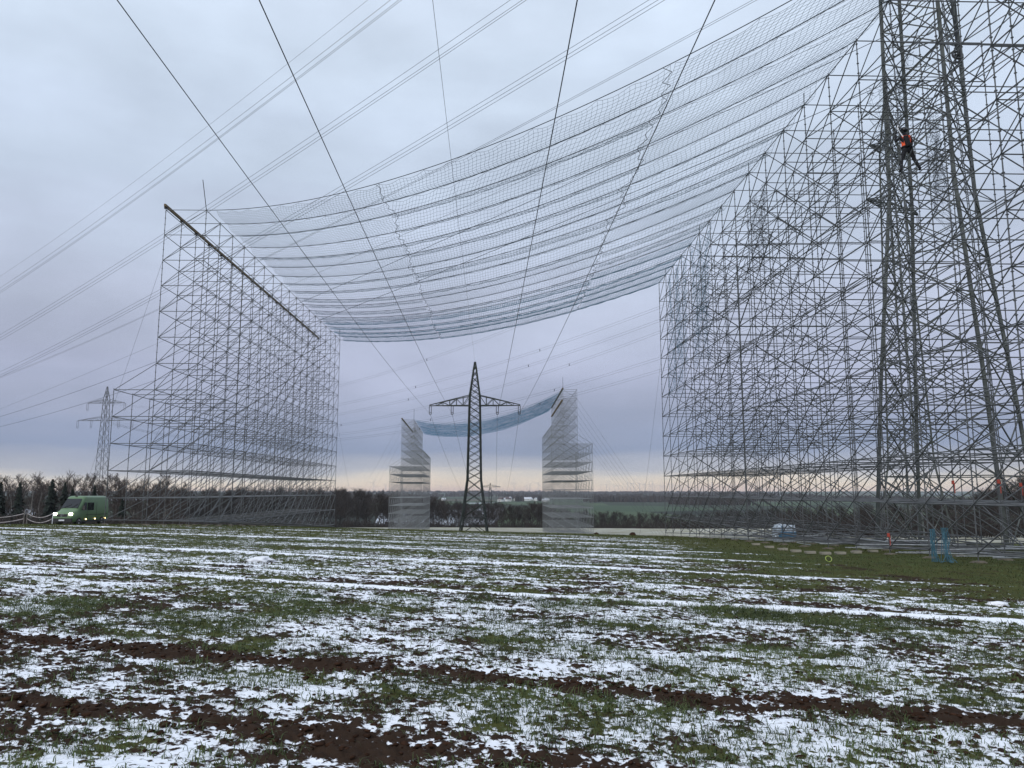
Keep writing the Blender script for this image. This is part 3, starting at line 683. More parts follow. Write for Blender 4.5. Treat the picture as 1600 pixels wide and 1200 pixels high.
lad = MB()                                                                # climbing ladder up the front left leg
for s in (-0.2, 0.2): lad.bar((-4.05+s, -4.4, 0.4), (-1.9+s, -2.25, hb+40), 0.05)
for k in range(105):
    t = k/105; lad.bar((-4.25+2.15*t, -4.4+2.15*t, 0.4+t*(hb+39.6)), (-3.85+2.15*t, -4.4+2.15*t, 0.4+t*(hb+39.6)), 0.035)
link('ladder', lad.mesh('ladder', M['steel']), big)
for s in (-1, 1):
    arm(big, s, hb+49, 1.9, 14.5, 3.0, 8, 0.18, M['lattice_old']); arm(big, s, hb+61, 1.5, 11, 2.5, 6, 0.16, M['lattice_old'])
R2C = Vector((59, 115, 0)); R2C.z = gz(59, 115)-0.2; h2 = -R2C.z
p2, _ = lattice('lattice_pylon', 'second lattice pylon farther back, its small arms showing through the right scaffold', R2C, R(30), [(0, 3.6), (12, 2.2), (h2+52, 1.0), (h2+62, 0.1)], [0, 6, 12]+list(np.linspace(12, h2+52, 15))[1:]+[h2+56, h2+60], 0.22, 0.10, M['lattice_old'])
for s in (-1, 1): arm(p2, s, h2+43.5, 1.2, 6.4, 1.5, 5, 0.14, M['lattice']); arm(p2, s, h2+52.5, 1.0, 4.8, 1.3, 4, 0.13, M['lattice'])
for s in (-1, 1): insulator(p2, Vector((s*6.2, 0, h2+43.5)), 2.6, 0.2)
L2C = Vector((-146, 277, 0)); L2C.z = gz(-146, 277)-0.2; h3 = -L2C.z
p3, _ = lattice('lattice_pylon', 'grey lattice pylon with two arms beyond the wood at the left', L2C, R(-6), [(0, 2.1), (12, 1.6), (h3+33, 0.75), (h3+37.5, 0.1)], [0, 6, 12]+list(np.linspace(12, h3+33, 12))[1:]+[h3+36], 0.15, 0.065, M['lattice_grey'])
for s in (-1, 1): arm(p3, s, h3+31.5, 0.8, 7.0, 1.5, 5, 0.09, M['lattice_grey']); arm(p3, s, h3+25.2, 1.0, 10.4, 1.5, 6, 0.09, M['lattice_grey'])
for s in (-1, 1): insulator(p3, Vector((s*7.1, 0, h3+31.5)), 2.5, 0.3); insulator(p3, Vector((s*10.4, 0, h3+25.2)), 2.5, 0.3); insulator(p3, Vector((s*5.2, 0, h3+25.2)), 2.5, 0.3)

# crossing high-voltage line (right pylon to far left)
ang = R(50); dv = np.array([-math.sin(ang), math.cos(ang)]); pv = np.array([dv[1], -dv[0]])
CW = [('earth_wire', 'thin single wire, uppermost of those crossing the upper left sky', -7, [(0, 432), (76, 380), (400, 139), (574, 0)], 0.02, 'wire_thin'),
      ('conductor', 'upper wire of the bundle nearest the upper left corner', -14, [(0, 450), (400, 162), (610, 0)], 0.024, 'wire'),
      ('conductor', 'middle wire of the bundle nearest the upper left corner', -14, [(0, 455), (400, 171), (623, 0)], 0.024, 'wire'),
      ('conductor', 'lower wire of the bundle nearest the upper left corner', -14, [(0, 458), (400, 173.5), (627.5, 0)], 0.024, 'wire'),
      ('conductor', 'upper wire of the second bundle from the upper left corner', -14, [(0, 523), (232, 380), (400, 271), (797, 0)], 0.024, 'wire'),
      ('conductor', 'middle wire of the second bundle from the upper left corner', -14, [(0, 528), (240, 380), (400, 280), (815, 0)], 0.024, 'wire'),
      ('conductor', 'lower wire of the second bundle from the upper left corner', -14, [(0, 532), (249, 380), (400, 284), (822, 0)], 0.024, 'wire'),
      ('conductor', 'upper wire of the third bundle, passing just above the net', -7, [(0, 581), (250, 452), (800, 132), (1012, 0)], 0.024, 'wire'),
      ('conductor', 'middle wire of the third bundle, passing just above the net', -7, [(0, 586), (250, 457), (800, 139), (1027, 0)], 0.024, 'wire'),
      ('conductor', 'lower wire of the third bundle, passing just above the net', -7, [(0, 589), (250, 461), (800, 145), (1037, 0)], 0.024, 'wire'),
      ('conductor', 'upper of two close wires skimming the upper edge of the net', 0, [(0, 589), (250, 480), (619, 300), (800, 204), (1172, 0)], 0.022, 'wire_thin'),
      ('conductor', 'lower of two close wires skimming the upper edge of the net', 0, [(0, 591), (250, 481.5), (619, 302), (800, 207), (1178, 0)], 0.022, 'wire_thin'),
      ('conductor', 'faint lone wire between the bundles and the low dark wires on the left', 4, [(0, 639), (245, 537), (500, 425)], 0.02, 'wire_thin'),
      ('conductor', 'upper of two low dark wires crossing behind the net', -10, [(0, 651), (245, 565), (470, 472), (847, 306)], 0.026, 'wire'),
      ('conductor', 'lower of two low dark wires crossing behind the net', -7, [(0, 667), (140, 627), (505, 499), (720, 414), (932, 321), (1100, 255)], 0.026, 'wire')]
for nm, lb, s, pts, r_, mk in CW:
    Pp = np.array([32.6, 57.5])+pv*s; T = []; Z = []
    for u, v in pts:
        q = ray(u, v); k, t = np.linalg.solve(np.array([[q[0], -dv[0]], [q[1], -dv[1]]]), Pp); T.append(t); Z.append(k*q[2])
    cf = np.polyfit(T, Z, 2); tt = np.linspace(-0.5, 330, 90)
    P = np.stack([Pp[0]+dv[0]*tt, Pp[1]+dv[1]*tt, np.polyval(cf, tt)], 1)
    wire(nm, lb, P, r_, M[mk], 'wires crossing the field')
LR = np.array([L2C.x-R2C.x, L2C.y-R2C.y]); LL = np.linalg.norm(LR); ld = LR/LL; lp = np.array([ld[1], -ld[0]])
for i, (s, z0_, tm, zm, z1_, lb) in enumerate(((-3, 52, 100, 29.0, 32, 'topmost faint twin wire behind the central pylon tip'), (-2, 42, 90, 24.9, 27, 'second faint twin wire behind the central pylon tip'), (0, 40.5, 90, 23.0, 25, 'third faint twin wire behind the central pylon'),
        (2, 40, 90, 20.8, 24, 'fourth faint twin wire behind the central pylon'), (3, 34, 76, 19.2, 24, 'upper faint twin wire ending behind the right scaffold edge'), (4, 31.5, 70, 18.2, 24, 'lower faint twin wire ending behind the right scaffold edge'))):
    cf = np.polyfit([0, tm, LL], [z0_, zm, z1_], 2); tt = np.linspace(0, LL, 60)
    P = np.stack([R2C.x+ld[0]*tt+lp[0]*s, R2C.y+ld[1]*tt+lp[1]*s, np.polyval(cf, tt)], 1)
    root = thing('twin_conductor', lb, 'wire', Vector(P[0]), 0, 'wires of the second line behind')
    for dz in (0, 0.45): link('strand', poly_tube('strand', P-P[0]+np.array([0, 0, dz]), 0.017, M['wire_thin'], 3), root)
    for t in (0.25, 0.38, 0.52, 0.68): 
        k = int(t*59)+i % 3; pp = Vector(P[k]-P[0]); link('spacer', MB().box(pp+Vector((0, 0, 0.22)), (0.12, 0.12, 0.5)).mesh('spacer', M['wire']), root)
# guy wires
guys = [('thin guy wire slanting from the left scaffold down past the two-armed pylon', lnode(1, 0, 9), at(130, 770, 75)), ('thin guy wire slanting from the left scaffold down toward the van', lnode(1, 3, 7), at(195, 780, 75)),
        ('thin guy wire hanging off the left edge of the right scaffold', rnode(0, 0, 7), Vector((13.6, 84, gz(13.6, 84)))), ('thin guy wire at the right edge of the left scaffold', lnode(0, 17, 5), Vector((-24.0, 122, gz(-24, 122))))]
for lb, a, b in guys: wire('guy_wire', lb, parab(a, b, 0.15, 8), 0.010, M['wire_thin'], 'guy wires', 3)
words = ['first', 'second', 'third', 'fourth', 'fifth', 'sixth']
for k in range(6):
    a = frn(1, k*2.2, 11-1); b = Vector((a.x+21+k*0.4, a.y+2, gz(a.x+21, a.y+2)))
    wire('guy_wire', words[k]+' guy wire, counted from the front, of the distant right scaffold', parab(a, b, 0.3, 8), 0.018, M['wire_thin'], 'guy wires', 3)
for k in range(3):
    a = fl(1, k*4, 9); b = Vector((a.x-16, a.y+4, gz(a.x-16, a.y+4)))
    wire('guy_wire', words[k]+' guy wire, counted from the front, of the distant left scaffold', parab(a, b, 0.3, 8), 0.013, M['wire_thin'], 'guy wires', 3)

# pulley wheel hanging in the upper right
PW = at(1496, 86, 40)
pw = thing('pulley', 'black stringing pulley wheel hanging in the upper right beside the pylon leg', 'pulley', PW)
link('wheel', MB().torus((0, 0, 0), 0.27, 0.07, Matrix.Rotation(R(72), 3, 'X'), 18, 6).tube((-0.04, 0, -0.03), (0.04, 0, 0.03), 0.1, 8).bar((-0.26, 0, 0), (0.26, 0, 0), 0.04).mesh('wheel', M['black']), pw)
link('frame', MB().bar((-0.06, 0.1, -0.45), (-0.06, 0.1, 0.5), 0.06).bar((0.1, -0.1, -0.45), (0.1, -0.1, 0.5), 0.06).bar((-0.2, 0, -0.45), (0.24, 0, -0.38), 0.1).mesh('frame', M['black']), pw)
link('sling', MB().bar((0, 0, 0.45), (-0.15, 0, 4.3), 0.05).bar((0, 0, 0.45), (0.25, 0.1, 4.3), 0.05).mesh('sling', M['rope']), pw)

# ------------------------------------------------------------------ trees
def bare_tree_mesh(seed, H, nb, ns, ntw, mtrunk, mtwig, narrow=1.0):
    g = random.Random(seed); T = []; K = []
    def grow(p, d, L, r, lvl, n):
        pts = [p]; q = p.copy(); dd = d.copy()
        for i in range(n):
            dd = (dd+Vector((g.gauss(0, .10), g.gauss(0, .10), 0.07+g.gauss(0, .05)))).normalized(); q = q+dd*(L/n); pts.append(q)
        for i in range(n):
            (T if lvl < 2 else K).append((pts[i], pts[i+1], r*(1-0.75*i/n), r*(1-0.75*(i+1)/n)))
        return pts
    tp = grow(Vector((0, 0, -0.4)), Vector((g.gauss(0, .03), g.gauss(0, .03), 1)), H, H*0.016, 0, 7)
    for i in range(nb):
        t = 0.22+0.76*(i+g.random())/nb; k = min(int(t*7), 6); p = tp[k].lerp(tp[k+1], t*7-k); az = g.random()*6.283
        up = 0.65+0.5*t; d = Vector((math.cos(az), math.sin(az), up)).normalized(); L = H*(0.34-0.20*t)*g.uniform(0.7, 1.25)*narrow
        b1_ = grow(p, d, L, H*0.0055*(1.2-t), 1, 4)
        for j in range(ns):
            tt = 0.25+0.75*(j+g.random())/ns; k2 = min(int(tt*4), 3); p2_ = b1_[k2].lerp(b1_[k2+1], tt*4-k2); az2 = g.random()*6.283
            d2 = (d*0.8+Vector((math.cos(az2), math.sin(az2), 0.35))*0.8).normalized(); L2 = L*g.uniform(0.35, 0.6)
            b2_ = grow(p2_, d2, L2, H*0.0026, 2, 2)
            for m_ in range(ntw):
                t3 = 0.2+0.8*g.random(); k3 = min(int(t3*2), 1); p3_ = b2_[k3].lerp(b2_[k3+1], t3*2-k3); d3 = (d2+Vector((g.gauss(0, .6), g.gauss(0, .6), g.gauss(0.3, .4)))).normalized()
                K.append((p3_, p3_+d3*L2*g.uniform(0.4, 0.8), H*0.0019, H*0.0009))
    mk = lambda nm, S, m, n: seg_mesh(nm, [s[0] for s in S], [s[1] for s in S], [s[2] for s in S], m, n, [s[3] for s in S])
    return mk('trunk', T, mtrunk, 5), mk('crown', K, mtwig, 3)
def conifer_mesh(seed, H):
    g = random.Random(seed); b = MB(); b.tube((0, 0, -0.4), (0, 0, H*0.97), H*0.016, 6, 0.02); tr = b.mesh('trunk', M['bark'])
    V = []; Fq = []
    for k in range(34):
        z = H*(0.10+0.89*k/34); rad = H*0.20*(1-k/34.5)**0.85*g.uniform(0.75, 1.15)+0.12
        for j in range(11):
            az = g.random()*6.283; L = rad*g.uniform(0.6, 1.1); d = Vector((math.cos(az), math.sin(az), 0)); s = Vector((-d.y, d.x, 0)); z2 = z+g.gauss(0, 0.12)
            for e in range(4):
                t = (e+0.6)/4; c = d*(L*t)+Vector((0, 0, z2-L*0.45*t*t)); wv = s*(0.10+0.30*L*(1-abs(t-0.45))*0.6)+Vector((g.gauss(0, .06), g.gauss(0, .06), g.gauss(-0.06, .08))); ln = d*(L*0.20)+Vector((0, 0, -L*0.14+g.gauss(0, .06)))
                i0 = len(V); V += [c-wv, c-ln, c+wv, c+ln+Vector((0, 0, g.gauss(-0.08, .05)))]; Fq.append((i0, i0+1, i0+2, i0+3))
    return tr, mesh_np('crown', np.array([v[:] for v in V]), np.array(Fq), M['needles'])
BT = [bare_tree_mesh(11+i, 13, 20, 6, 5, M['birch'] if i % 2 else M['bark'], M['twig'], 0.8 if i % 2 else 1.0) for i in range(4)]
WT = [bare_tree_mesh(31+i, 11, 26, 8, 7, M['bark'], M['bush'], 1.25) for i in range(4)]
CT = [conifer_mesh(3+i, 13) for i in range(3)]
TREE = {}
def plant(kind, pair, x, y, sc, label, group, name):
    root = thing(name, label, 'tree', (x, y, gz(x, y)), random.random()*6.28, group); root.scale = (sc*random.uniform(.9, 1.15),)*2+(sc,)
    link('trunk', pair[0], root); link('crown', pair[1], root); return root
random.seed(21)
# wood at the left: row after row behind the van
for i in range(104):
    u = -70+350*i/103+random.uniform(-5, 5); Y = random.uniform(150, 225); x = (u-800)/F*Y; topv = random.uniform(743, 770); h = at(u, topv, Y).z-gz(x, Y)
    zn = 'left of the green van' if u < 82 else ('right behind the green van' if u < 178 else 'seen through the left scaffold')
    plant('b', random.choice(BT), x, Y, h/13, 'bare leafless tree of the left wood, '+zn, 'bare trees of the left wood '+zn, 'bare_tree')
for u, tv, Y, lb in ((8, 748, 150, 'dark conifer at the left edge of the frame'), (38, 753, 146, 'dark conifer second from the left edge'), (-12, 752, 152, 'dark conifer cut off by the left edge of the frame'), (88, 748, 150, 'tallest dark conifer just behind the van windscreen'), (108, 755, 144, 'broad dark conifer behind the van roof'), (120, 757, 148, 'dark conifer behind the middle of the van roof'), (154, 757, 150, 'dark conifer behind the rear of the van'), (198, 770, 150, 'small dark conifer seen through the left end of the left scaffold')):
    x = (u-800)/F*Y; plant('c', random.choice(CT), x, Y, (at(u, tv+1, Y).z-gz(x, Y))/13*random.uniform(0.92, 1.06), lb, 'conifers of the left wood', 'conifer_tree')
# wood behind the crest, across the middle and right
for i in range(190):
    u = 250+1000*i/189+random.uniform(-3, 3); Y = random.uniform(338, 400); x = (u-800)/F*Y
    tv = float(np.interp(u, [250, 520, 570, 610, 680, 720, 850, 900, 1040, 1250], [768, 770, 772, 776, 784, 788, 790, 802, 806, 796]))+random.uniform(-3, 4)
    h = at(u, tv, Y).z-gz(x, Y); zn = [z_ for lim, z_ in ((525, 'behind the left scaffold'), (612, 'between the left and the distant left scaffold'), (670, 'behind the distant left scaffold'), (742, 'left of the central pylon'), (850, 'right of the central pylon'), (928, 'behind the distant right scaffold'), (1040, 'left of the right scaffold'), (9999, 'behind the right scaffold end')) if u < lim][0]
    plant('w', random.choice(WT), x, Y, h/11, 'bare brown tree of the far wood, '+zn, 'bare trees of the far wood '+zn, 'bare_tree')
for i in range(46):
    u = 1230+430*i/45+random.uniform(-5, 5); Y = random.uniform(185, 235); x = (u-800)/F*Y
    tv = float(np.interp(u, [1230, 1400, 1500, 1560, 1640], [798, 790, 782, 758, 735]))+random.uniform(-4, 5)
    h = at(u, tv, Y).z-gz(x, Y); plant('w', random.choice(WT), x, Y, h/11, 'bare dark tree in the wood behind the right scaffold', 'bare trees of the right wood', 'bare_tree')
# thickets fill the foot of the woods
def thicket(name, label, pts, hmin, hmax, n):
    P = []; Q = []
    g = np.random.default_rng(len(label))
    for k in range(n):
        u, Y = pts(g); x = (u-800)/F*Y; z = gz(x, Y); h = g.uniform(hmin, hmax); a = np.array([x, Y, z])
        for j in range(4):
            b = a+np.array([g.normal(0, h*0.25), g.normal(0, h*0.25), h*g.uniform(0.5, 1)]); P.append(a); Q.append(b)
            for m_ in range(3): c = a+(b-a)*g.uniform(0.3, 0.9); P.append(c); Q.append(c+np.array([g.normal(0, h*0.2), g.normal(0, h*0.2), h*g.uniform(0.05, 0.4)]))
    o = link(name, seg_mesh(name, P, Q, 0.05, M['bush'], 3)); tag(o, label, 'undergrowth', kind='stuff')
thicket('undergrowth', 'dark tangled undergrowth at the foot of the left wood', lambda g: (g.uniform(-120, 300), g.uniform(135, 215)), 1.0, 3.2, 1300)
thicket('undergrowth', 'dark tangled undergrowth along the far field edge in the middle', lambda g: (g.uniform(240, 1280), g.uniform(334, 395)), 1.5, 5.0, 2200)
thicket('undergrowth', 'dark tangled undergrowth behind the right scaffold', lambda g: (g.uniform(1220, 1700), g.uniform(180, 235)), 2, 6.0, 1300)

# ------------------------------------------------------------------ valley: village and wind turbines
random.seed(5)
hs = []
for k in range(3):
    wl = MB(); wl.box((0, 0, 2.6), (9+k, 12+k*2, 5.6)); gab = MB(); W_, L_, e = 4.9+k*0.5, 6.4+k, 5.4; 
    gab.poly([(-W_, -L_, e), (W_, -L_, e), (0, -L_, e+4.4)]).poly([(-W_, L_, e), (0, L_, e+4.4), (W_, L_, e)]).poly([(-W_, -L_, e), (0, -L_, e+4.4), (0, L_, e+4.4), (-W_, L_, e)]).poly([(W_, -L_, e), (W_, L_, e), (0, L_, e+4.4), (0, -L_, e+4.4)]).poly([(-W_, -L_, e), (-W_, L_, e), (W_, L_, e), (W_, -L_, e)])
    wn = MB()
    for yy in (-3.5, 0, 3.5): wn.box((-4.55-k*0.5, yy, 3.2), (0.1, 1.2, 1.4)).box((4.55+k*0.5, yy, 3.2), (0.1, 1.2, 1.4))
    wn.box((-2, -6.05-k, 3.2), (1.2, 0.1, 1.4)).box((2, -6.05-k, 3.2), (1.2, 0.1, 1.4))
    hs.append((wl.mesh('wall', M['housewall']), gab.mesh('roof', M['roofsnow'] if k >= 1 else M['roof']), wn.mesh('windows', M['glass'])))
for i in range(30):
    u = 782+74*random.random() if i < 24 else random.uniform(560, 700); Y = random.uniform(1750, 2300); x = (u-800)/F*Y
    h_ = random.choice(hs); o = thing('house', 'tiny pale house of the village in the valley behind the central pylon' if i < 24 else 'tiny pale house in the valley left of the central pylon', 'house', (x, Y, gz(x, Y)-0.3), random.random()*6.28, 'houses of the village' if i < 24 else 'scattered valley houses')
    o.scale = (random.uniform(.7, 1.0),)*3
    for nm, me in zip(('wall', 'roof', 'windows'), h_): link(nm, me, o)
tb = MB().tube((0, 0, 0), (0, 0, 95), 2.4, 8, 1.3).mesh('tower', M['turbine']); nc_ = MB().box((0, 1, 96.5), (3.5, 9, 3.6)).mesh('nacelle', M['turbine'])
bl = MB().box((0, 0, 22), (2.6, 0.8, 40)).box((0, 0, 44), (1.5, 0.6, 6)).mesh('blade', M['turbine'])
tus = [(u, 1) for u in np.linspace(938, 1062, 20)]+[(u, 1) for u in (566, 586, 602, 690, 775, 801, 822, 828, 843, 1110, 1135, 1160, 1210)]
for i, (u, _) in enumerate(tus):
    u += random.uniform(-2.5, 2.5); Y = random.uniform(6600, 7500); x = (u-800)/F*Y; bz = gz(x, Y)-8; sc = random.uniform(0.55, 0.95)
    o = thing('wind_turbine', 'tiny wind turbine on the far horizon', 'turbine', (x, Y, bz), random.uniform(-0.5, 0.5), 'wind turbines on the horizon'); o.scale = (sc,)*3
    link('tower', tb, o); link('nacelle', nc_, o); a0 = random.random()*2
    for k in range(3): b_ = link('blade', bl, o, (0, -4.2, 96.5)); b_.rotation_euler = (0, a0+k*2.0944, 0)

def far_woods():
    g = np.random.default_rng(8); V = []; Fq = []
    for u, Y, wu, dy, n in ((640, 1650, 40, 30, 120), (990, 1800, 80, 40, 300), (1100, 1350, 50, 40, 200), (600, 2300, 80, 60, 260), (900, 2600, 110, 60, 300), (1020, 3000, 130, 90, 420), (760, 3300, 120, 80, 300), (540, 3600, 140, 80, 300), (860, 4300, 160, 120, 420), (1050, 4600, 150, 120, 400), (690, 5200, 200, 150, 420), (1150, 2400, 120, 80, 300), (1300, 2000, 150, 80, 350), (812, 1850, 6, 20, 16), (846, 1900, 7, 20, 16)):
        for k in range(n):
            y = Y+g.normal(0, dy); x = (u-800+g.uniform(-wu, wu))/F*Y; z = gz(x, y); h = g.uniform(7, 14)*(0.8+Y/9000); r_ = h*g.uniform(0.3, 0.5)
            for a in (g.random()*3.14, g.random()*3.14):
                c, s_ = math.cos(a)*r_, math.sin(a)*r_; b = len(V); V += [(x-c*0.6, y-s_*0.6, z-1), (x+c*0.6, y+s_*0.6, z-1), (x+c, y+s_, z+h*0.55), (x+c*0.3, y+s_*0.3, z+h), (x-c*0.5, y-s_*0.5, z+h*0.93), (x-c, y-s_, z+h*0.5)]
                Fq += [(b, b+1, b+2, b+5), (b+5, b+2, b+3, b+4)]
    tag(link('distant_woods', mesh_np('distant_woods', np.array(V), np.array(Fq), M['bush'])), 'dark patches of far-off woodland across the valley', 'woodland', kind='stuff')
far_woods()

# ------------------------------------------------------------------ green van
VX, VY = -40.6, 74.0
van = thing('parked_van', 'green high-roof van with lit headlights beside the left scaffold', 'van', (VX, VY, gz(VX, VY)+0.02), R(-92))
def van_sec(x):
    xs = [-2.95, -2.88, -2.7, 0.75, 1.05, 1.95, 2.1, 2.75, 2.9, 2.97]
    zt = [2.30, 2.56, 2.66, 2.68, 2.58, 1.58, 1.46, 1.20, 1.05, 0.85]; hw = [0.90, 0.97, 0.99, 0.99, 0.99, 0.97, 0.96, 0.93, 0.88, 0.80]
    ht = [0.80, 0.84, 0.86, 0.86, 0.80, 0.83, 0.84, 0.80, 0.78, 0.76]; zb = [0.45, 0.38, 0.34, 0.32, 0.32, 0.32, 0.32, 0.32, 0.36, 0.45]
    f_ = lambda a: float(np.interp(x, xs, a)); return f_(zt), f_(hw), f_(ht), f_(zb)
stx = [-2.95, -2.93, -2.88, -2.8, -2.7, -2, -1, 0, 0.6, 0.75, 0.9, 1.05, 1.3, 1.6, 1.95, 2.1, 2.4, 2.75, 2.9, 2.97]
bm = bmesh.new(); rings = []
for x in stx:
    zt, hw, ht, zb = van_sec(x); zm = min(1.25, zb+(zt-zb)*0.55); rr_ = min(0.22, (zt-zm)*0.4)
    half = [(hw-0.10, zb), (hw-0.02, zb+0.10), (hw, zm), (ht+(hw-ht)*0.25, zt-rr_), (ht-0.05, zt-rr_*0.35), (ht-0.20, zt-rr_*0.06), (ht*0.4, zt+0.015)]
    ring = [bm.verts.new((x, s_, z_)) for s_, z_ in half]+[bm.verts.new((x, -s_, z_)) for s_, z_ in reversed(half)]; rings.append(ring)
for a, b in zip(rings[:-1], rings[1:]):
    n_ = len(a)
    for k in range(n_): bm.faces.new((a[k], a[(k+1) % n_], b[(k+1) % n_], b[k]))
bm.faces.new(rings[0][::-1]); bm.faces.new(rings[-1]); bmesh.ops.recalc_face_normals(bm, faces=bm.faces)
me = bpy.data.meshes.new('body'); bm.to_mesh(me); bm.free(); me.materials.append(M['van']); me.polygons.foreach_set('use_smooth', [True]*len(me.polygons)); link('body', me, van)
def vp(x, s, fz=None, zabs=None, offs=0.02):
    zt, hw, ht, zb = van_sec(x); z = zabs if zabs is not None else zt+offs; return (x, s, z)
ws = MB(); 
ws.poly([(1.98, -0.78, 1.60), (1.98, 0.78, 1.60), (1.20, 0.70, 2.44), (1.20, -0.70, 2.44)]); ws.poly([(1.94, -0.78, 1.56), (1.16, -0.70, 2.40), (1.16, 0.70, 2.40), (1.94, 0.78, 1.56)])
link('windscreen', ws.mesh('windscreen', M['glass']), van)
for s in (-1, 1):
    y = s*1.005
    link('side_window', MB().box((0, 0, 0), (0.02, 0.02, 0.02)).poly([(1.62, y*0.975, 1.42), (0.85, y, 1.38), (0.85, y*0.955, 2.08), (1.15, y*0.945, 2.10)]).mesh('side_window', M['glass']), van)
    link('side_window', MB().box((0.18, s*0.955, 1.72), (0.95, 0.10, 0.70)).mesh('side_window', M['glass']), van)
    link('headlight', MB().box((2.86, s*0.72, 1.08), (0.12, 0.24, 0.16)).mesh('headlight', M['lamp']), van)
    link('mirror', MB().box((1.55, s*1.14, 1.62), (0.14, 0.20, 0.40)).bar((1.5, s*0.95, 1.45), (1.5, s*1.1, 1.5), 0.06).mesh('mirror', M['black']), van)
    for x in (1.95, -1.75):
        wh = link('wheel', MB().tube((x, s*0.72, 0.36), (x, s*0.985, 0.36), 0.36, 18).mesh('wheel', M['rubber']), van)
        link('rim', MB().tube((x, s*0.98, 0.36), (x, s*1.0, 0.36), 0.21, 12).mesh('rim', M['chrome']), wh)
    link('door_seam', MB().box((0.72, s*0.993, 1.1), (0.02, 0.012, 1.5)).box((-0.75, s*0.993, 1.25), (0.02, 0.012, 1.8)).box((-0.9, s*0.995, 0.95), (3.6, 0.012, 0.05)).mesh('door_seam', M['black']), van)
    for x in (0.9, -0.6, -2.3): link('marker_lamp', MB().box((x, s*0.985, 0.55), (0.10, 0.06, 0.08)).mesh('marker_lamp', M['amber']), van)
link('bumper', MB().box((2.93, 0, 0.52), (0.16, 1.78, 0.34)).mesh('bumper', M['black']), van)
gr = link('grille', MB().box((2.93, 0, 0.95), (0.10, 0.95, 0.24)).mesh('grille', M['black']), van)
sb = MB().torus((3.0, 0, 0.98), 0.12, 0.015, Matrix.Rotation(R(90), 3, 'Y'), 14, 4)
for k in range(3): a = R(90+120*k); sb.bar((3.0, 0, 0.98), (3.0, 0.12*math.cos(a), 0.98+0.12*math.sin(a)), 0.02)
link('badge', sb.mesh('badge', M['chrome']), gr)
link('number_plate', MB().box((3.02, 0, 0.52), (0.02, 0.52, 0.12)).mesh('number_plate', M['white']), van)
link('wiper', MB().bar((1.99, -0.45, 1.64), (1.70, 0.05, 1.95), 0.03).bar((1.99, 0.20, 1.64), (1.70, 0.62, 1.95), 0.03).mesh('wiper', M['black']), van)
link('sill', MB().box((-0.1, 0.985, 0.36), (5.0, 0.05, 0.16)).box((-0.1, -0.985, 0.36), (5.0, 0.05, 0.16)).mesh('sill', M['black']), van)
link('roof_lamp', MB().box((0.98, 0, 2.64), (0.12, 0.16, 0.10)).mesh('roof_lamp', M['black']), van)

# barrier posts and tape left of the van
posts_ = []
for k, (u, v, h) in enumerate(((-40, 817, 1.2), (6, 817, 1.0), (48, 818, 1.25), (53, 818, 1.0), (92, 820, 0.95))):
    Y = 70.0 if k < 5 else 57.0; x = (u-800)/F*Y; g = gz(x, Y); posts_.append(Vector((x, Y, g+h*0.92)))
    lb = ['wooden barrier post cut off by the left edge', 'leftmost short barrier post holding the tape', 'taller of two barrier posts close together', 'shorter of two barrier posts close together', 'white barrier post in front of the van bumper', 'slim tall barrier post with white cap at the scaffold corner'][k]
    b = MB().tube((0, 0, -0.2), (0.03*(-1)**k, 0, h), 0.045 if k != 4 else 0.03, 6); o = link('barrier_post', b.mesh('barrier_post', M['white'] if k >= 4 else M['birch']), None, (x, Y, g)); tag(o, lb, 'post', 'barrier posts')
for k, (a, b, hh, lb) in enumerate(((0, 2, 1.0, 'upper barrier tape drooping at the left edge'), (0, 2, 0.55, 'lower barrier tape drooping at the left edge'), (3, 4, 1.0, 'upper barrier tape running toward the van'), (3, 4, 0.55, 'lower barrier tape running toward the van'))):
    A, B = posts_[a].copy(), posts_[b].copy(); A.z = gz(A.x, A.y)+hh; B.z = gz(B.x, B.y)+hh; P = parab(A, B, 0.35, 14); m = MB()
    for p, q in zip(P[:-1], P[1:]): m.bar(p-P[0], q-P[0], 0.02, 0.06)
    o = link('barrier_tape', m.mesh('barrier_tape', M['tape']), None, Vector(P[0])); tag(o, lb, 'tape', 'barrier tapes')

# ------------------------------------------------------------------ small things on the ground
for i, (u, v) in enumerate(((1181, 852.5), (1202, 857), (1223, 860.6), (1243.5, 863.7), (1266, 866), (1289.5, 867.4), (1313, 867), (1338, 865.5), (1364, 863.5))):
    p = on_ground(u, v, 15, 70); o = link('plank', MB().box((0, 0, 0.05), (0.44, 0.16, 0.05)).box((0.02, 0.02, 0.0), (0.4, 0.2, 0.05)).mesh('plank', M['plank']), None, p+Vector((0, 0, 0.05))); o.rotation_euler = (0, 0, random.uniform(-.12, .12))
    tag(o, ['first', 'second', 'third', 'fourth', 'fifth', 'sixth', 'seventh', 'eighth', 'ninth'][i]+' from the left of the short planks lying in a row on the grass', 'plank', 'short planks laid in a row on the grass')
def ropes(label, u, v, topz, n, spread, seed, Y):
    g = random.Random(seed); x = (u-800)/F*Y; zg = gz(x, Y); m = MB()
    for k in range(n):
        a = Vector((g.gauss(0, .05), g.gauss(0, .05), topz-zg)); b = Vector((g.gauss(0, spread), g.gauss(0, spread*0.7), g.uniform(0.05, 0.5))); c = b+Vector((g.gauss(0.1, spread*1.3), g.gauss(0, spread), 0)); c.z = 0.05
        mid = a.lerp(b, 0.5)+Vector((g.gauss(0, .04), g.gauss(0, .04), 0))
        for p, q in ((a, mid), (mid, b), (b, c)): m.tube(p, q, 0.011, 4, cap=False)
    o = link('rope_bundle', m.mesh('rope_bundle', M['rope_blue']), None, (x, Y, zg)); tag(o, label, 'rope', 'blue ropes at the right scaffold')
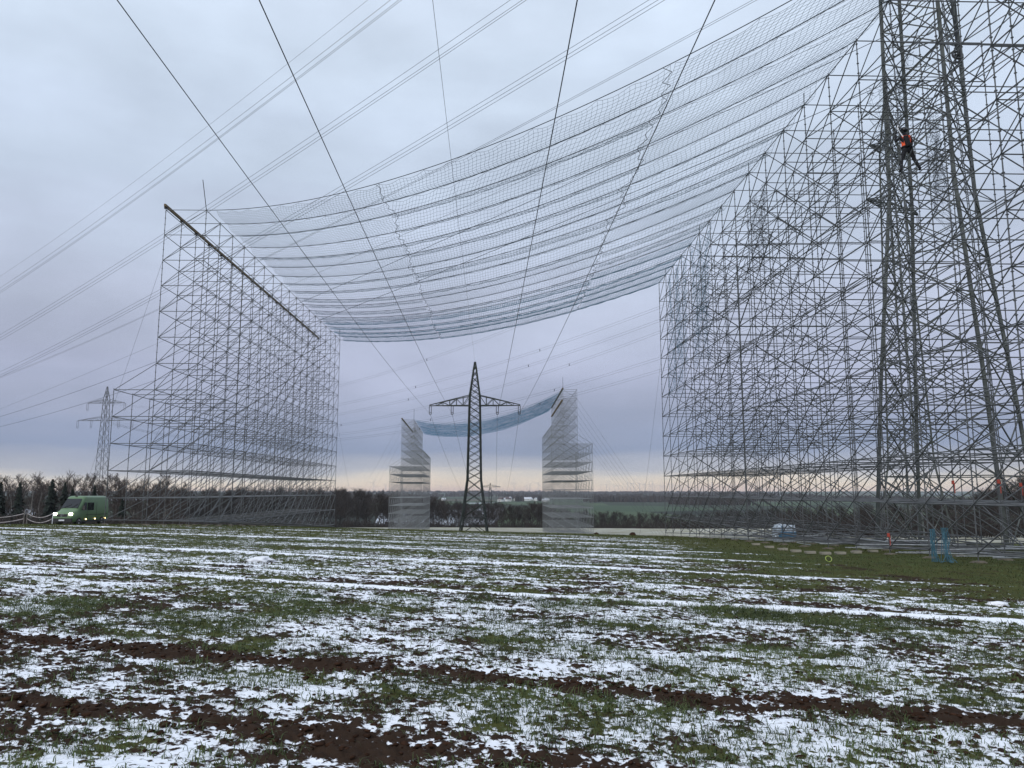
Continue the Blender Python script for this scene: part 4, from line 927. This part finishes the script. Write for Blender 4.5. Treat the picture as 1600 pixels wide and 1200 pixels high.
ropes('left bundle of light blue ropes hanging at the foot of the right scaffold', 1446, 884, -1.3, 14, 0.05, 1, 27.6)
ropes('right bundle of light blue ropes trailing onto the grass at the right scaffold', 1464, 890, -1.25, 16, 0.08, 2, 27.3)
p = on_ground(1295, 878, 15, 60); o = link('hose_ring', MB().torus((0, 0, 0.10), 0.10, 0.011, Matrix.Rotation(R(65), 3, 'X'), 18, 5).mesh('hose_ring', M['lime']), None, p); tag(o, 'small lime yellow ring of cord on the grass by the planks', 'cord')
M['galv'] = mat('bright_galvanized', (0.38, 0.40, 0.41), 0.45, 0.3, 0.3, 4)
lt = [MB().tube((-L/2, 0, 0), (L/2, 0, 0), 0.027, 6).mesh('added_rail_tube', M['galv']) for L in (3.07, 4.1, 2.07)]
rt = random.Random(4)
for i in range(70):  # added pale tubes, scattered to suggest bright rails at the scaffold foot
    Y = rt.uniform(25, 74); x = 15.3+0.0298*(78.4-Y)+rt.uniform(0.8, 8.6); o = link('added_rail_tube', rt.choice(lt), None, (x, Y, gz(x, Y)+0.06+0.06*(i % 4)+(0.35 if i % 3 == 0 else 0)))
    o.rotation_euler = (0, rt.uniform(-.01, .03), rt.gauss(0, 0.10)+(1.57 if rt.random() < 0.2 else 0))
    zn = 'near half' if Y < 50 else 'far half'; tag(o, 'added pale tube suggesting bright base rails in the '+zn+' of the right scaffold', 'tube', 'added pale tubes in the '+zn+' of the right scaffold')
# wrapped bale
bx_ = Vector((19.0, 55.0, gz(19, 55))); bale = thing('wrapped_bale', 'white plastic wrapped bale standing inside the right scaffold', 'bale', bx_)
bm = bmesh.new(); bmesh.ops.create_cube(bm, size=1); bmesh.ops.subdivide_edges(bm, edges=bm.edges, cuts=4, use_grid_fill=True)
for v in bm.verts:
    c = v.co.copy(); n_ = c.normalized()*0.62; v.co = c.lerp(n_, 0.45); v.co += Vector((random.gauss(0, .045), random.gauss(0, .045), random.gauss(0, .045))); v.co = Vector((v.co.x*1.35, v.co.y*1.1, (v.co.z+0.5)*1.15))
me = bpy.data.meshes.new('wrap'); bm.to_mesh(me); bm.free(); me.materials.append(M['bale']); link('wrap', me, bale)
link('band', MB().box((0, -0.68, 0.55), (1.2, 0.06, 0.35)).box((-0.35, -0.70, 0.9), (0.12, 0.05, 0.5)).mesh('band', M['bale_blue']), bale)
for i, (u, v, sx_, m, lb) in enumerate(((985, 835.5, 0.75, 'soil', 'dark brown heap on the pale field right of the distant scaffold'), (930, 836, 0.5, 'soil', 'small dark heap at the foot of the distant right scaffold'))):
    Y = 150; x = (u-800)/F*Y; me = bpy.data.meshes.new('heap'); bm = bmesh.new(); bmesh.ops.create_icosphere(bm, subdivisions=2, radius=1)
    for vv in bm.verts: vv.co = vv.co*random.uniform(0.8, 1.15); vv.co.z *= 0.75
    bm.to_mesh(me); bm.free(); me.materials.append(M[m]); o = link('earth_heap', me, None, (x, Y, gz(x, Y)+0.3)); o.scale = (sx_,)*3; tag(o, lb, 'heap')
for i, (u, v, sz, lb) in enumerate(((1560, 948, 0.12, 'white lump of snow on the grass near the right edge'), (407, 878, 0.22, 'white heap of snow in the field below the left scaffold'))):
    p = on_ground(u, v, 8, 60); me = bpy.data.meshes.new('snow_heap'); bm = bmesh.new(); bmesh.ops.create_icosphere(bm, subdivisions=3, radius=1)
    for vv in bm.verts: vv.co *= random.uniform(0.7, 1.25); vv.co.z *= 0.5; vv.co.x *= 1.5+0.4*math.sin(vv.co.y*5)
    bm.to_mesh(me); bm.free(); me.materials.append(M['snowlump']); me.polygons.foreach_set('use_smooth', [True]*len(me.polygons)); o = link('snow_heap', me, None, p+Vector((0, 0, 0.02))); o.scale = (sz,)*3; tag(o, lb, 'snow')

# ------------------------------------------------------------------ worker on the scaffold
WN = rnode(0, 15, 7); WF = Vector((WN.x+0.28, WN.y-0.02, WN.z+0.027))
man = thing('person', 'person in dark work clothes, orange vest and helmet climbing the right scaffold', 'person', WF)
def skin(name, verts, edges, radii, m, parent, sub=2, root=0):
    me = bpy.data.meshes.new(name); me.from_pydata(verts, edges, []); o = link(name, me, parent); me.materials.append(m)
    md = o.modifiers.new('skin', 'SKIN'); md.use_smooth_shade = True
    for i, r_ in enumerate(radii): me.skin_vertices[0].data[i].radius = r_ if isinstance(r_, tuple) else (r_, r_); me.skin_vertices[0].data[i].use_root = (i == root)
    s = o.modifiers.new('sub', 'SUBSURF'); s.levels = s.render_levels = sub; return o
# seen from behind, feet apart on the tube, arms up to the post on the left
bv = [(0.02, 0, 0.98), (0.0, 0.02, 1.18), (-0.02, 0.02, 1.40), (-0.03, 0.03, 1.53), (-0.04, 0.05, 1.62), (-0.05, 0.06, 1.74),
      (-0.10, 0, 0.92), (-0.22, 0.06, 0.52), (-0.28, 0.0, 0.10), (-0.29, 0.14, 0.05),
      (0.13, 0, 0.92), (0.28, 0.05, 0.55), (0.44, -0.03, 0.16), (0.50, 0.10, 0.11),
      (-0.22, 0.02, 1.44), (-0.40, 0.10, 1.30), (-0.33, 0.16, 1.56), (-0.31, 0.17, 1.64),
      (0.18, 0.02, 1.42), (0.27, 0.12, 1.16), (0.05, 0.26, 1.12), (-0.03, 0.28, 1.12)]
be = [(0, 1), (1, 2), (2, 3), (3, 4), (4, 5), (0, 6), (6, 7), (7, 8), (8, 9), (0, 10), (10, 11), (11, 12), (12, 13), (2, 14), (14, 15), (15, 16), (16, 17), (2, 18), (18, 19), (19, 20), (20, 21)]
brd = [(0.16, 0.12), (0.15, 0.11), (0.18, 0.12), 0.07, 0.055, 0.085, 0.10, 0.075, 0.055, 0.05, 0.10, 0.075, 0.055, 0.05, 0.075, 0.055, 0.042, 0.032, 0.075, 0.055, 0.042, 0.032]
skin('body', bv, be, brd, M['cloth'], man, 2)
for nm, base, dirs in (('hand', Vector((-0.31, 0.17, 1.66)), 1), ('hand', Vector((-0.06, 0.28, 1.12)), -1)):
    v = [tuple(base), tuple(base+Vector((0, 0.01, 0.07*dirs)) if dirs > 0 else tuple(base+Vector((-0.07, 0.01, 0)))) ]; v = [tuple(base), tuple(base+(Vector((0, 0.01, 0.07)) if dirs > 0 else Vector((-0.07, 0.01, 0))))]
    e = [(0, 1)]; rd = [0.032, 0.04]
    for k in range(4):
        off = Vector((0, 0, 0)); sidev = Vector((-0.033+0.022*k, 0, 0)) if dirs > 0 else Vector((0, 0, -0.033+0.022*k)); fw = Vector((0, 0.02, 0.055)) if dirs > 0 else Vector((-0.055, 0.02, 0)); ln = (0.8, 1, 0.95, 0.7)[k]
        p1 = Vector(v[1])+sidev+fw*0.6*ln; p2_ = p1+fw*0.5*ln+Vector((0, -0.03, 0)); i0 = len(v); v += [tuple(p1), tuple(p2_)]; e += [(1, i0), (i0, i0+1)]; rd += [0.010, 0.009]
    th_ = Vector(v[0])+(Vector((0.05, 0, 0.04)) if dirs > 0 else Vector((-0.04, 0, 0.05))); v.append(tuple(th_)); e.append((0, len(v)-1)); rd.append(0.011)
    skin('hand', v, e, rd, M['black'], man, 1)
vm_ = MB()
for z0_, z1_, a0, a1 in ((1.02, 1.26, 0.185, 0.18), (1.26, 1.47, 0.18, 0.205)):
    n_ = 16
    for k in range(n_):
        t0, t1 = 2*math.pi*k/n_, 2*math.pi*(k+1)/n_
        vm_.poly([(-0.005+a0*math.cos(t0), 0.01+a0*0.8*math.sin(t0), z0_), (-0.005+a0*math.cos(t1), 0.01+a0*0.8*math.sin(t1), z0_), (-0.015+a1*math.cos(t1), 0.015+a1*0.8*math.sin(t1), z1_), (-0.015+a1*math.cos(t0), 0.015+a1*0.8*math.sin(t0), z1_)])
vest = link('vest', vm_.mesh('vest', M['orange'], True), man)
hm = MB()
for i in range(6):
    for k in range(14):
        a0, a1 = R(90)*i/6, R(90)*(i+1)/6; t0, t1 = 6.2832*k/14, 6.2832*(k+1)/14; q = lambda a, t: (-0.05+0.135*math.cos(a)*math.cos(t), 0.06+0.16*math.cos(a)*math.sin(t), 1.75+0.15*math.sin(a)); hm.poly([q(a0, t0), q(a0, t1), q(a1, t1), q(a1, t0)])
hm.tube((-0.05, 0.06, 1.735), (-0.05, 0.06, 1.75), 0.16, 14)
link('helmet', hm.mesh('helmet', M['helmet'], True), man)
hr = MB(); hr.bar((-0.14, -0.155, 1.02), (0.12, -0.16, 1.45), 0.05, 0.02).bar((0.14, -0.155, 1.02), (-0.14, -0.16, 1.45), 0.05, 0.02)
hr.torus((0, 0.01, 1.03), 0.19, 0.03, None, 16, 5); hr.tube((0.15, -0.12, 0.98), (0.19, -0.13, 0.72), 0.03, 5)
link('harness', hr.mesh('harness', M['black']), man)
link('tool_bag', MB().box((-0.075, -0.185, 1.22), (0.17, 0.09, 0.40), Matrix.Rotation(R(-14), 3, 'Y')).mesh('tool_bag', M['cloth']), man)
link('lanyard', MB().bar((0.0, -0.17, 1.06), (-0.30, 0.0, 1.75), 0.03).bar((-0.30, 0.0, 1.75), (-0.28, 0.02, 1.95), 0.05).mesh('lanyard', M['white']), man)
man.scale = (1.08, 1.08, 1.08)

# ------------------------------------------------------------------ haze in the valley air
hb_ = MB().box((0, 0, 30), (19200, 19200, 360)); hm_ = bpy.data.materials.new('haze'); hm_.use_nodes = True; ht_ = hm_.node_tree; ht_.nodes.clear()
ho = ht_.nodes.new('ShaderNodeOutputMaterial'); hv = ht_.nodes.new('ShaderNodeVolumePrincipled'); hv.inputs['Color'].default_value = (0.78, 0.83, 0.90, 1); hv.inputs['Density'].default_value = 0.00008
ht_.links.new(hv.outputs[0], ho.inputs['Volume'])
hz_ = link('haze', hb_.mesh('haze', hm_)); tag(hz_, 'thin bluish winter haze over the whole valley', 'haze', kind='stuff')
